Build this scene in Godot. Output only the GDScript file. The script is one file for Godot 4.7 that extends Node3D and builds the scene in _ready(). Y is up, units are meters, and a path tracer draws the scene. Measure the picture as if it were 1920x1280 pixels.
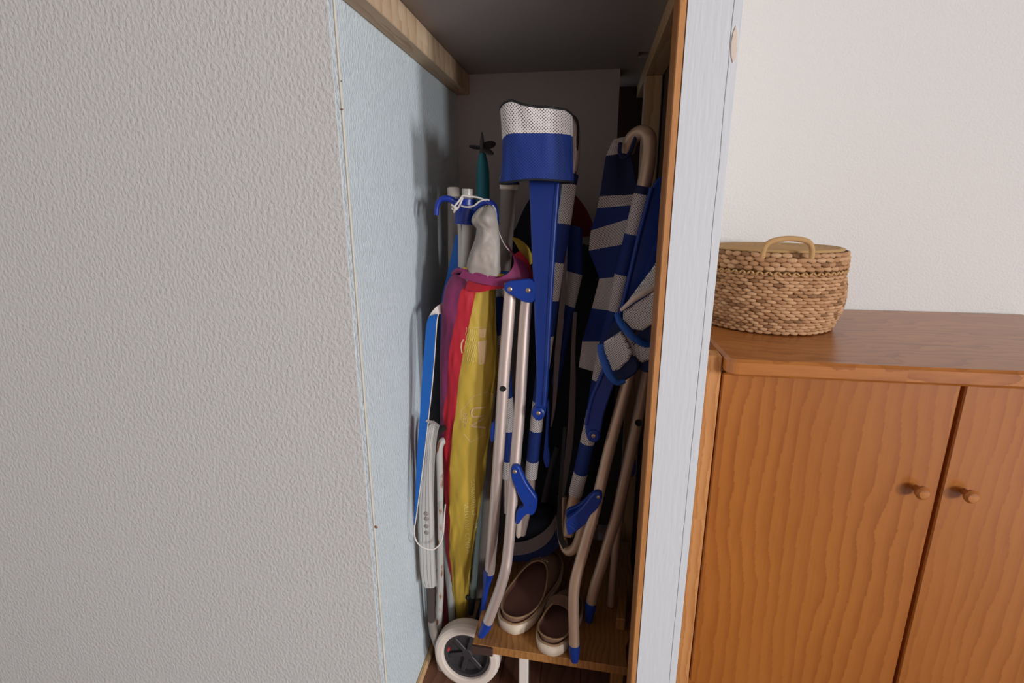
extends Node3D

# ---------------------------------------------------------------- geometry
class MB:
	var sts := {}
	var cur: SurfaceTool
	func use(m) -> MB:
		if not sts.has(m):
			var s := SurfaceTool.new()
			s.begin(Mesh.PRIMITIVE_TRIANGLES)
			sts[m] = s
		cur = sts[m]
		return self
	func tri(a: Vector3, b: Vector3, c: Vector3, out: Vector3, g := -1, ua := Vector2.ZERO, ub := Vector2.ZERO, uc := Vector2.ZERO) -> void:
		var n := (b - a).cross(c - a)
		if n.length_squared() < 1e-20:
			return
		cur.set_smooth_group(g)
		if n.dot(out) > 0.0:
			var t := b; b = c; c = t
			var u := ub; ub = uc; uc = u
		cur.set_uv(ua); cur.add_vertex(a)
		cur.set_uv(ub); cur.add_vertex(b)
		cur.set_uv(uc); cur.add_vertex(c)
	func quad(a: Vector3, b: Vector3, c: Vector3, d: Vector3, out: Vector3, g := -1, ua := Vector2.ZERO, ub := Vector2.ZERO, uc := Vector2.ZERO, ud := Vector2.ZERO) -> void:
		tri(a, b, c, out, g, ua, ub, uc)
		tri(a, c, d, out, g, ua, uc, ud)
	func mesh() -> ArrayMesh:
		var am := ArrayMesh.new()
		var k := 0
		for m in sts:
			var s: SurfaceTool = sts[m]
			s.generate_normals()
			s.commit(am)
			if am.get_surface_count() > k:
				am.surface_set_material(k, m)
				k += 1
		return am

const F := 961.0
const EYE := 1.2
var cam_basis: Basis
var taken := {}
var M := {}
var noise := FastNoiseLite.new()

func P(px: float, py: float, z: float) -> Vector3:          # the point of the place at depth z seen at a pixel of the photograph
	var d := cam_basis * Vector3((px - 960.0) / F, (640.0 - py) / F, -1.0)
	return Vector3(0, EYE, 0) + d * (z / -d.z)

func PH(px: float, py: float, h: float) -> Vector3:         # the same, on the level h
	var d := cam_basis * Vector3((px - 960.0) / F, (640.0 - py) / F, -1.0)
	return Vector3(0, EYE, 0) + d * ((h - EYE) / d.y)

func V(v: Vector3) -> Vector3:
	return P(v.x, v.y, v.z)

func spline(pts: Array, n := 6) -> Array:
	var o := []
	for i in pts.size() - 1:
		var a: Vector3 = pts[maxi(i - 1, 0)]
		var b: Vector3 = pts[i]
		var c: Vector3 = pts[i + 1]
		var d: Vector3 = pts[mini(i + 2, pts.size() - 1)]
		for k in n:
			o.append(b.cubic_interpolate(c, a, d, float(k) / n))
	o.append(pts[-1])
	return o

func path(pts: Array, n := 6) -> Array:                     # px, py, depth -> smooth world path
	var w := []
	for p in pts:
		w.append(V(p))
	return spline(w, n)

func rad(r, i: int, n: int) -> float:
	if r is Array:
		var t: float = float(i) / maxf(n - 1, 1) * (r.size() - 1)
		var k := mini(int(t), r.size() - 2)
		return lerpf(r[k], r[k + 1], t - k)
	return r

func tube(mb: MB, pts: Array, r, sides := 14, squash := 1.0, across := Vector3.ZERO, cap := true) -> void:
	var n := pts.size()
	var rings := []
	var prev := Vector3.ZERO
	var length := 0.0
	var lens := []
	for i in n:
		var p: Vector3 = pts[i]
		var t: Vector3 = (pts[mini(i + 1, n - 1)] - pts[maxi(i - 1, 0)]).normalized()
		if i:
			length += p.distance_to(pts[i - 1])
		lens.append(length)
		var nn := prev
		if i == 0:
			nn = across if across != Vector3.ZERO else Vector3(0.3, 0.2, 1.0)
		elif across != Vector3.ZERO:
			nn = across
		nn = (nn - t * nn.dot(t)).normalized()
		prev = nn
		var bb := t.cross(nn)
		var ring := []
		var rr := rad(r, i, n)
		for k in sides:
			var a := TAU * k / sides
			ring.append(p + nn * cos(a) * rr * squash + bb * sin(a) * rr)
		rings.append(ring)
	var ru := rad(r, n / 2, n) * TAU
	for i in n - 1:
		for k in sides:
			var j := (k + 1) % sides
			var c: Vector3 = (pts[i] + pts[i + 1]) * 0.5
			var m: Vector3 = (rings[i][k] + rings[i + 1][j]) * 0.5
			mb.quad(rings[i][k], rings[i][j], rings[i + 1][j], rings[i + 1][k], m - c, 1, Vector2(ru * k / sides, lens[i]), Vector2(ru * (k + 1) / sides, lens[i]), Vector2(ru * (k + 1) / sides, lens[i + 1]), Vector2(ru * k / sides, lens[i + 1]))
	if cap:
		for e in [0, n - 1]:
			var o: Vector3 = (pts[0] - pts[1]) if e == 0 else (pts[n - 1] - pts[n - 2])
			for k in sides:
				mb.tri(pts[e], rings[e][k], rings[e][(k + 1) % sides], o, -1, Vector2.ZERO, Vector2(rings[e][k].x, rings[e][k].z), Vector2(rings[e][(k + 1) % sides].x, rings[e][(k + 1) % sides].z))

func box(mb: MB, a: Vector3, b: Vector3, bevel := 0.0, basis := Basis.IDENTITY, at := Vector3.ZERO) -> void:
	var c := (a + b) * 0.5
	var h := ((b - a) * 0.5).abs()
	var e := minf(bevel, minf(h.x, minf(h.y, h.z)) * 0.9)
	var f := func(p: Vector3) -> Vector3: return at + basis * p
	var ax := [Vector3.RIGHT, Vector3.UP, Vector3.BACK]
	var corner := func(sx: float, sy: float, sz: float, k: int) -> Vector3:
		var v := Vector3(sx * h.x, sy * h.y, sz * h.z)
		for q in 3:
			if q != k:
				v[q] -= signf(v[q]) * e
		return c + v
	for k in 3:
		var i := (k + 1) % 3
		var j := (k + 2) % 3
		for s in [-1.0, 1.0]:
			var vs := []
			for t in [[-1, -1], [1, -1], [1, 1], [-1, 1]]:
				var g := Vector3.ZERO
				g[k] = s; g[i] = t[0]; g[j] = t[1]
				vs.append(f.call(corner.call(g.x, g.y, g.z, k)))
			mb.quad(vs[0], vs[1], vs[2], vs[3], basis * (ax[k] * s))
	if e <= 0.0:
		return
	for k in 3:
		var i := (k + 1) % 3
		var j := (k + 2) % 3
		for s in [-1.0, 1.0]:
			for t in [-1.0, 1.0]:
				var vs := []
				for q in [[-1.0, i], [1.0, i], [1.0, j], [-1.0, j]]:
					var g := Vector3.ZERO
					g[k] = q[0]; g[i] = s; g[j] = t
					vs.append(f.call(corner.call(g.x, g.y, g.z, q[1])))
				mb.quad(vs[0], vs[1], vs[2], vs[3], basis * (ax[i] * s + ax[j] * t))
	for sx in [-1.0, 1.0]:
		for sy in [-1.0, 1.0]:
			for sz in [-1.0, 1.0]:
				mb.tri(f.call(corner.call(sx, sy, sz, 0)), f.call(corner.call(sx, sy, sz, 1)), f.call(corner.call(sx, sy, sz, 2)), basis * Vector3(sx, sy, sz))

func ellipsoid(mb: MB, at: Vector3, b: Basis, rings := 8, sides := 12, g := 1) -> void:
	var rows := []
	for i in rings + 1:
		var row := []
		for k in sides + 1:
			var th := PI * i / rings
			var ph := TAU * k / sides
			row.append(at + b * Vector3(sin(th) * cos(ph), cos(th), sin(th) * sin(ph)))
		rows.append(row)
	for i in rings:
		for k in sides:
			mb.quad(rows[i][k], rows[i][k + 1], rows[i + 1][k + 1], rows[i + 1][k], (rows[i][k] + rows[i + 1][k + 1]) * 0.5 - at, g)

func lathe(mb: MB, prof: Array, at: Vector3, axis: Vector3, sides := 40, g := 1) -> void:      # prof: Vector2(radius, height)
	var up := axis.normalized()
	var sx := up.cross(Vector3(0.31, 0.2, 0.93) if absf(up.y) > 0.7 else Vector3.UP).normalized()
	var sy := up.cross(sx)
	for i in prof.size() - 1:
		var p: Vector2 = prof[i]
		var q: Vector2 = prof[i + 1]
		var n2 := Vector2(q.y - p.y, -(q.x - p.x))
		for k in sides:
			var d0 := sx * cos(TAU * k / sides) + sy * sin(TAU * k / sides)
			var d1 := sx * cos(TAU * (k + 1) / sides) + sy * sin(TAU * (k + 1) / sides)
			mb.quad(at + d0 * p.x + up * p.y, at + d1 * p.x + up * p.y, at + d1 * q.x + up * q.y, at + d0 * q.x + up * q.y, (d0 + d1) * n2.x + up * n2.y * 2.0, g if g < 0 else g + i)

func chaikin(p: Array, times := 2) -> Array:
	for t in times:
		var o := []
		for i in p.size():
			var a: Vector2 = p[i]
			var b: Vector2 = p[(i + 1) % p.size()]
			o.append(a.lerp(b, 0.25)); o.append(a.lerp(b, 0.75))
		p = o
	return p

func plate_w(mb: MB, pts: Array, n: Vector3, thick: float, bevel: float, uvs := Vector2.ONE) -> void:   # an outline in space, n towards its front, extruded back and chamfered
	n = n.normalized()
	var c := Vector3.ZERO
	for p in pts:
		c += p
	c /= pts.size()
	var ux := n.cross(Vector3.UP if absf(n.y) < 0.8 else Vector3.BACK).normalized()
	var uy := n.cross(ux)
	var flat := PackedVector2Array()
	for p in pts:
		flat.append(Vector2((p - c).dot(ux), (p - c).dot(uy)))
	var ccw := not Geometry2D.is_polygon_clockwise(flat)
	var N := pts.size()
	var inset := []
	var side := []
	for i in N:
		var d0 := (flat[i] - flat[(i + N - 1) % N]).normalized()
		var d1 := (flat[(i + 1) % N] - flat[i]).normalized()
		var nn := d0.orthogonal() + d1.orthogonal()
		nn = nn.normalized() * (1.0 if ccw else -1.0)
		if Geometry2D.is_point_in_polygon(flat[i] + nn * 0.0002, flat):
			nn = -nn
		side.append(ux * nn.x + uy * nn.y)
		inset.append(pts[i] - side[i] * bevel)
	var idx := Geometry2D.triangulate_polygon(flat)
	for t in idx.size() / 3:
		var q := [idx[t * 3], idx[t * 3 + 1], idx[t * 3 + 2]]
		mb.tri(inset[q[0]], inset[q[1]], inset[q[2]], n, -1, flat[q[0]] * uvs, flat[q[1]] * uvs, flat[q[2]] * uvs)
		mb.tri(inset[q[0]] - n * thick, inset[q[1]] - n * thick, inset[q[2]] - n * thick, -n, -1, flat[q[0]] * uvs, flat[q[1]] * uvs, flat[q[2]] * uvs)
	for i in N:
		var j := (i + 1) % N
		var o: Vector3 = side[i] + side[j]
		var u0 := flat[i] * uvs
		var u1 := flat[j] * uvs
		mb.quad(inset[i], inset[j], pts[j] - n * bevel, pts[i] - n * bevel, o + n, -1, u0, u1, u1, u0)
		mb.quad(pts[i] - n * bevel, pts[j] - n * bevel, pts[j] - n * (thick - bevel), pts[i] - n * (thick - bevel), o, -1, u0, u1, u1, u0)
		mb.quad(inset[i] - n * thick, inset[j] - n * thick, pts[j] - n * (thick - bevel), pts[i] - n * (thick - bevel), o - n, -1, u0, u1, u1, u0)

func plate(mb: MB, px: Array, z, thick: float, bevel: float, round := 1, n := Vector3.BACK) -> void:   # the same from pixels at a depth (z: number, or [z at the top, z at the bottom])
	px = chaikin(px, round) if round else px
	var y0 := 1e9
	var y1 := -1e9
	for p in px:
		y0 = minf(y0, p.y); y1 = maxf(y1, p.y)
	var w := []
	for p in px:
		w.append(P(p.x, p.y, lerpf(z[0], z[1], (p.y - y0) / (y1 - y0)) if z is Array else z))
	if z is Array:
		var a := P(960, y0, z[0])
		var b := P(960, y1, z[1])
		n = Vector3.RIGHT.cross(a - b).normalized()
		if n.z < 0:
			n = -n
	plate_w(mb, w, n, thick, bevel)

func sheet(mb: MB, rows: Array, thick: float, towards: Vector3, mats := []) -> void:   # rows of points -> a cloth with two faces and an edge
	var R := rows.size()
	var C: int = rows[0].size()
	var nrm := []
	for i in R:
		var line := []
		for k in C:
			var du: Vector3 = rows[i][mini(k + 1, C - 1)] - rows[i][maxi(k - 1, 0)]
			var dv: Vector3 = rows[mini(i + 1, R - 1)][k] - rows[maxi(i - 1, 0)][k]
			var n := du.cross(dv).normalized()
			if n.dot(towards) < 0:
				n = -n
			line.append(n)
		nrm.append(line)
	var us := []
	var vs := []
	for k in C:
		us.append(0.0 if k == 0 else us[-1] + rows[R / 2][k].distance_to(rows[R / 2][k - 1]))
	for i in R:
		vs.append(0.0 if i == 0 else vs[-1] + rows[i][C / 2].distance_to(rows[i - 1][C / 2]))
	for i in R - 1:
		if mats:
			mb.use(mats[i])
		for k in C - 1:
			var q := [[i, k], [i, k + 1], [i + 1, k + 1], [i + 1, k]]
			var a := []
			var b := []
			var uv := []
			for t in q:
				a.append(rows[t[0]][t[1]]); b.append(rows[t[0]][t[1]] - nrm[t[0]][t[1]] * thick)
				uv.append(Vector2(us[t[1]], vs[t[0]]))
			var n: Vector3 = nrm[i][k]
			mb.quad(a[0], a[1], a[2], a[3], n, 1, uv[0], uv[1], uv[2], uv[3])
			mb.quad(b[0], b[1], b[2], b[3], -n, 2, uv[0], uv[1], uv[2], uv[3])
			if k == 0: mb.quad(a[0], a[3], b[3], b[0], a[0] - a[1])
			if k == C - 2: mb.quad(a[1], a[2], b[2], b[1], a[1] - a[0])
			if i == 0: mb.quad(a[0], a[1], b[1], b[0], a[0] - a[3])
			if i == R - 2: mb.quad(a[3], a[2], b[2], b[3], a[3] - a[0])

func ribbon(mb: MB, left: Array, right: Array, thick: float, n := 5, cols := 3) -> void:       # two edges as px, py, depth
	var l := path(left, n)
	var r := path(right, n)
	var rows := []
	for i in l.size():
		var row := []
		for k in cols + 1:
			row.append(l[i].lerp(r[i], float(k) / cols))
		rows.append(row)
	sheet(mb, rows, thick, Vector3.BACK)

func at_y(p: Array, y: float) -> Vector3:                   # a point of a px path by its height in the photograph
	for i in p.size() - 1:
		if y <= p[i + 1].y or i == p.size() - 2:
			return p[i].lerp(p[i + 1], (y - p[i].y) / (p[i + 1].y - p[i].y))
	return p[-1]

func sleeve(mb: MB, px: Array, r: float, stripes: Array) -> void:      # stripes: [y0, y1, material]
	var s := spline(px, 8)
	for st in stripes:
		mb.use(st[2])
		var w := []
		var n := maxi(3, int((st[1] - st[0]) / 12.0))
		for k in n + 1:
			w.append(V(at_y(s, lerpf(st[0], st[1], float(k) / n))))
		tube(mb, w, r, 18)

# ---------------------------------------------------------------- nodes
func numbered(called: String) -> String:
	var k: int = taken.get(called, 0)
	taken[called] = k + 1
	return called if k == 0 else "%s_%03d" % [called, k]

func thing(called: String, label: String, category: String, at := Vector3.ZERO, group := "") -> Node3D:
	var o := Node3D.new()
	o.name = numbered(called)
	o.position = at
	o.set_meta("label", label)
	o.set_meta("category", category)
	if group:
		o.set_meta("group", group)
	add_child(o, true)
	return o

func part(called: String, mb: MB, parent: Node, label := "") -> MeshInstance3D:       # shapes are given in world space; the part keeps its thing's place as origin
	var o := MeshInstance3D.new()
	o.name = called
	o.mesh = mb.mesh()
	var off := Vector3.ZERO
	var p := parent
	while p is Node3D and p != self:
		off += p.position
		p = p.get_parent()
	o.position = -off
	if label:
		o.set_meta("label", label)
	parent.add_child(o, true)
	return o

func struct(called: String, mb: MB) -> MeshInstance3D:
	var o := part(called, mb, self)
	o.set_meta("kind", "structure")
	return o

func B(m) -> MB:
	return MB.new().use(m)

# ---------------------------------------------------------------- materials
func mat(c: Color, rough := 0.8, metal := 0.0) -> StandardMaterial3D:
	var m := StandardMaterial3D.new()
	m.albedo_color = c
	m.roughness = rough
	m.metallic = metal
	return m

func ntex(freq: float, seed_: int, size := 512, type := FastNoiseLite.TYPE_SIMPLEX_SMOOTH, oct := 3) -> NoiseTexture2D:
	var n := FastNoiseLite.new()
	n.noise_type = type
	n.frequency = freq
	n.seed = seed_
	n.fractal_octaves = oct
	var t := NoiseTexture2D.new()
	t.width = size; t.height = size; t.seamless = true
	t.noise = n
	return t

func relief(m: StandardMaterial3D, t: Texture2D, cm: float, scale: Vector3) -> StandardMaterial3D:
	m.heightmap_enabled = true
	m.heightmap_texture = t
	m.heightmap_scale = cm
	m.uv1_triplanar = true
	m.uv1_world_triplanar = true
	m.uv1_scale = scale
	return m

func mesh_cloth(c: Color, hole: Color) -> StandardMaterial3D:      # open sling weave: rows of small holes
	var im := Image.create(32, 32, false, Image.FORMAT_RGB8)
	for y in 32:
		for x in 32:
			var d := 99.0
			for o in [Vector2(8, 8), Vector2(24, 24), Vector2(8, 40), Vector2(40, 8), Vector2(-8, 24), Vector2(24, -8)]:
				d = minf(d, ((Vector2(x, y) - o) * Vector2(1.0, 1.0)).length())
			im.set_pixel(x, y, hole.lerp(c, smoothstep(4.6, 7.2, d)))
	var m := mat(Color.WHITE, 0.75)
	m.albedo_texture = ImageTexture.create_from_image(im)
	m.uv1_scale = Vector3(1.0 / 0.0058, 1.0 / 0.0054, 1)
	m.rim_enabled = false
	return m

func wood(light: Color, dark: Color, seed_: int, along_x := false, lines := 26.0, scale := 1.0, rough := 0.5, bend := 1.0) -> StandardMaterial3D:
	var n := FastNoiseLite.new()
	n.noise_type = FastNoiseLite.TYPE_SIMPLEX_SMOOTH
	n.seed = seed_
	n.frequency = 1.0
	var S := 384
	var im := Image.create(S, S, false, Image.FORMAT_RGB8)
	for a in S:
		for b in S:
			var u := float(a) / S
			var v := float(b) / S
			var w := n.get_noise_2d(u * 2.3, v * 1.1) * 0.16 * bend + n.get_noise_2d(u * 7.0, v * 2.6 + 9.0) * 0.02 * bend
			var ring := fposmod((u + w) * lines, 1.0)
			var t := pow(ring, 2.2) * (0.55 + 0.45 * n.get_noise_2d(u * 5.0, v * 0.8 + 40.0))
			t += 0.18 * n.get_noise_2d(u * 160.0, v * 5.0) + 0.25 * n.get_noise_2d(u * 3.0, v * 0.9 + 77.0)
			var c := light.lerp(dark, clampf(t + 0.12, 0.0, 1.0))
			if along_x: im.set_pixel(b, a, c)
			else: im.set_pixel(a, b, c)
	var m := mat(Color.WHITE, rough)
	m.albedo_texture = ImageTexture.create_from_image(im)
	m.uv1_triplanar = true
	m.uv1_world_triplanar = true
	m.uv1_scale = Vector3.ONE * scale
	return m

func materials() -> void:
	M.plaster = relief(mat(Color8(207, 206, 202), 0.95), ntex(0.024, 3, 1024, FastNoiseLite.TYPE_SIMPLEX_SMOOTH, 4), 0.15, Vector3(4.6, 3.4, 4.6))
	M.wallpaper = relief(mat(Color8(209, 219, 222), 0.92), ntex(0.02, 5, 1024, FastNoiseLite.TYPE_SIMPLEX_SMOOTH, 3), 0.15, Vector3(7.0, 3.4, 7.0))
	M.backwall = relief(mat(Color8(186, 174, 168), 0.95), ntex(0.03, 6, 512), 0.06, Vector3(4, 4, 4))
	M.white_wall = relief(mat(Color8(234, 232, 227), 0.95), ntex(0.02, 8, 1024, FastNoiseLite.TYPE_SIMPLEX_SMOOTH, 4), 0.08, Vector3(5, 5, 5))
	M.bead = mat(Color8(214, 208, 190), 0.85)
	M.painted = relief(mat(Color8(222, 226, 228), 0.55), ntex(0.02, 12, 512), 0.02, Vector3(12, 1.3, 12))
	M.room = mat(Color8(164, 158, 154), 0.95)
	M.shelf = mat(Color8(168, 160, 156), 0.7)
	M.pine = wood(Color8(222, 186, 140), Color8(186, 140, 92), 21, false, 14.0, 2.0, 0.6, 0.3)
	M.pine_along = wood(Color8(216, 190, 158), Color8(180, 142, 104), 22, false, 9.0, 2.6, 0.65, 0.3)
	M.lipping = wood(Color8(206, 146, 88), Color8(170, 108, 56), 23, false, 30.0, 2.0, 0.45, 0.3)
	M.orange = wood(Color8(176, 108, 45), Color8(146, 80, 26), 24, false, 34.0, 1.0, 0.35, 0.25)
	M.worktop = wood(Color8(186, 118, 58), Color8(140, 78, 30), 25, true, 16.0, 1.6, 0.3)
	M.stoolwood = wood(Color8(178, 124, 66), Color8(122, 76, 36), 26, false, 40.0, 2.2, 0.55, 0.3)
	M.laminate = wood(Color8(138, 96, 76), Color8(98, 64, 50), 27, false, 18.0, 1.7, 0.4, 0.3)
	M.darkwood = mat(Color8(70, 48, 40), 0.7)
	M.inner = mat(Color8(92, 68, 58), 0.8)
	M.mesh_white = mesh_cloth(Color8(234, 226, 221), Color8(58, 50, 54))
	M.mesh_blue = mesh_cloth(Color8(18, 54, 136), Color8(10, 28, 80))
	M.navy = mat(Color8(18, 32, 80), 0.75)
	M.piping = mat(Color8(26, 88, 180), 0.6)
	M.black_edge = mat(Color8(26, 24, 26), 0.7)
	M.alu = mat(Color8(222, 204, 194), 0.42, 0.6)
	M.alu.heightmap_enabled = false
	M.alu_tan = mat(Color8(216, 186, 160), 0.42, 0.5)
	M.blue_plastic = mat(Color8(16, 58, 150), 0.38)
	M.collar = mat(Color8(24, 50, 146), 0.3)
	M.rivet = mat(Color8(196, 170, 150), 0.35, 0.8)
	M.dark = mat(Color8(30, 26, 26), 0.7)
	M.purple = mat(Color8(140, 47, 96), 0.65)
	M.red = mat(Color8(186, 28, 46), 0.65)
	M.yellow = mat(Color8(192, 160, 56), 0.65)
	M.print = mat(Color8(214, 178, 130), 0.7)
	M.print_light = mat(Color8(224, 204, 120), 0.7)
	M.silver = mat(Color8(168, 158, 148), 0.6, 0.1)
	M.pole = mat(Color8(206, 198, 186), 0.4, 0.1)
	M.bright_blue = mat(Color8(6, 92, 176), 0.6)
	M.white_tape = mat(Color8(226, 216, 206), 0.7)
	M.teal = mat(Color8(14, 108, 118), 0.5)
	M.prop = mat(Color8(44, 38, 38), 0.5)
	M.greypole = mat(Color8(140, 130, 122), 0.45)
	M.cream = mat(Color8(230, 214, 198), 0.5)
	M.rail = mat(Color8(206, 204, 198), 0.35, 0.25)
	M.rubber = mat(Color8(74, 60, 58), 0.6)
	M.rust_tube = mat(Color.WHITE, 0.5)
	var im := Image.create(64, 256, false, Image.FORMAT_RGB8)
	var nz := FastNoiseLite.new()
	nz.seed = 4; nz.frequency = 0.06
	for y in 256:
		for x in 64:
			var r := smoothstep(0.30, 0.46, nz.get_noise_2d(x, y * 0.2) + 0.14 * nz.get_noise_2d(x * 4.0, y * 4.0))
			im.set_pixel(x, y, Color8(184, 181, 174).lerp(Color8(130, 74, 42), r))
	M.rust_tube.albedo_texture = ImageTexture.create_from_image(im)
	M.rust_tube.uv1_scale = Vector3(18, 4, 1)
	M.tyre = mat(Color8(224, 208, 194), 0.6)
	M.hub = mat(Color8(54, 50, 52), 0.5)
	M.green_pole = mat(Color8(124, 142, 140), 0.35, 0.3)
	M.shoe_up = mat(Color8(124, 92, 74), 0.7)
	M.shoe_edge = mat(Color8(160, 126, 92), 0.6)
	M.insole = mat(Color8(112, 74, 62), 0.8)
	M.sole = mat(Color8(226, 208, 184), 0.6)
	M.bag_navy = mat(Color8(24, 26, 42), 0.85)
	M.bag_grey = mat(Color8(112, 98, 96), 0.8)
	M.stain = mat(Color8(150, 104, 84), 0.9)
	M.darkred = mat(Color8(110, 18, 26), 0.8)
	M.glass = mat(Color(0.95, 0.97, 1.0, 0.06), 0.0)
	M.glass.transparency = BaseMaterial3D.TRANSPARENCY_ALPHA
	M.straw = mat(Color.WHITE, 0.75)
	M.straw.vertex_color_use_as_albedo = true

# ---------------------------------------------------------------- the scene
func _ready() -> void:
	# camera
	var cam := Camera3D.new()
	cam.name = "camera"
	cam.position = Vector3(0, EYE, 0)
	cam.rotation_degrees = Vector3(-14.51, 8.66, 0)
	cam.fov = rad_to_deg(2.0 * atan(640.0 / F))
	cam.near = 0.02
	cam.current = true
	add_child(cam)
	cam_basis = cam.basis
	# sky and exposure
	var we := WorldEnvironment.new()
	we.name = "environment"
	var env := Environment.new()
	env.background_mode = Environment.BG_SKY
	var sky := Sky.new()
	var sm := ProceduralSkyMaterial.new()
	sm.sky_top_color = Color8(150, 180, 220)
	sm.sky_horizon_color = Color8(214, 224, 234)
	sm.ground_bottom_color = Color8(120, 116, 108)
	sm.ground_horizon_color = Color8(190, 190, 186)
	sky.sky_material = sm
	env.sky = sky
	env.tonemap_mode = Environment.TONE_MAPPER_LINEAR
	env.tonemap_exposure = 1.0
	env.sdfgi_enabled = true
	env.ssao_enabled = true
	env.ssil_enabled = true
	we.environment = env
	add_child(we)
	# daylight through the two panes of the window on the right, behind the camera
	for k in 2:
		var al := AreaLight3D.new()
		al.name = numbered("window_light")
		al.position = Vector3(4.16, 1.43, [2.26, 4.03][k])
		al.rotation_degrees = Vector3(0, 90, 0)
		al.area_size = Vector2([0.46, 0.62][k], 0.9)
		al.light_color = Color(0.97, 0.98, 1.0)
		al.light_energy = [16.5, 19.0][k]
		al.shadow_enabled = true
		al.area_range = 16.0
		add_child(al)
	noise.seed = 9
	noise.frequency = 1.0
	noise.noise_type = FastNoiseLite.TYPE_SIMPLEX_SMOOTH
	materials()
	room()
	stool()
	trolley()
	ladder()
	rainbow_bag()
	umbrella()
	blue_bag()
	poles()
	backpack()
	chair_upright()
	chair_leaning()
	shoes()
	cabinet()
	basket()
	for m in find_children("*", "MeshInstance3D", true, false):
		m.cast_shadow = GeometryInstance3D.SHADOW_CASTING_SETTING_ON

const XL := -0.403      # closet left wall
const ZF := 0.84        # front plane
const ZB := 1.58        # closet back wall
const TOP := 1.573      # underside of the shelf that closes the closet
const STOOL := 0.2

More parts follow.
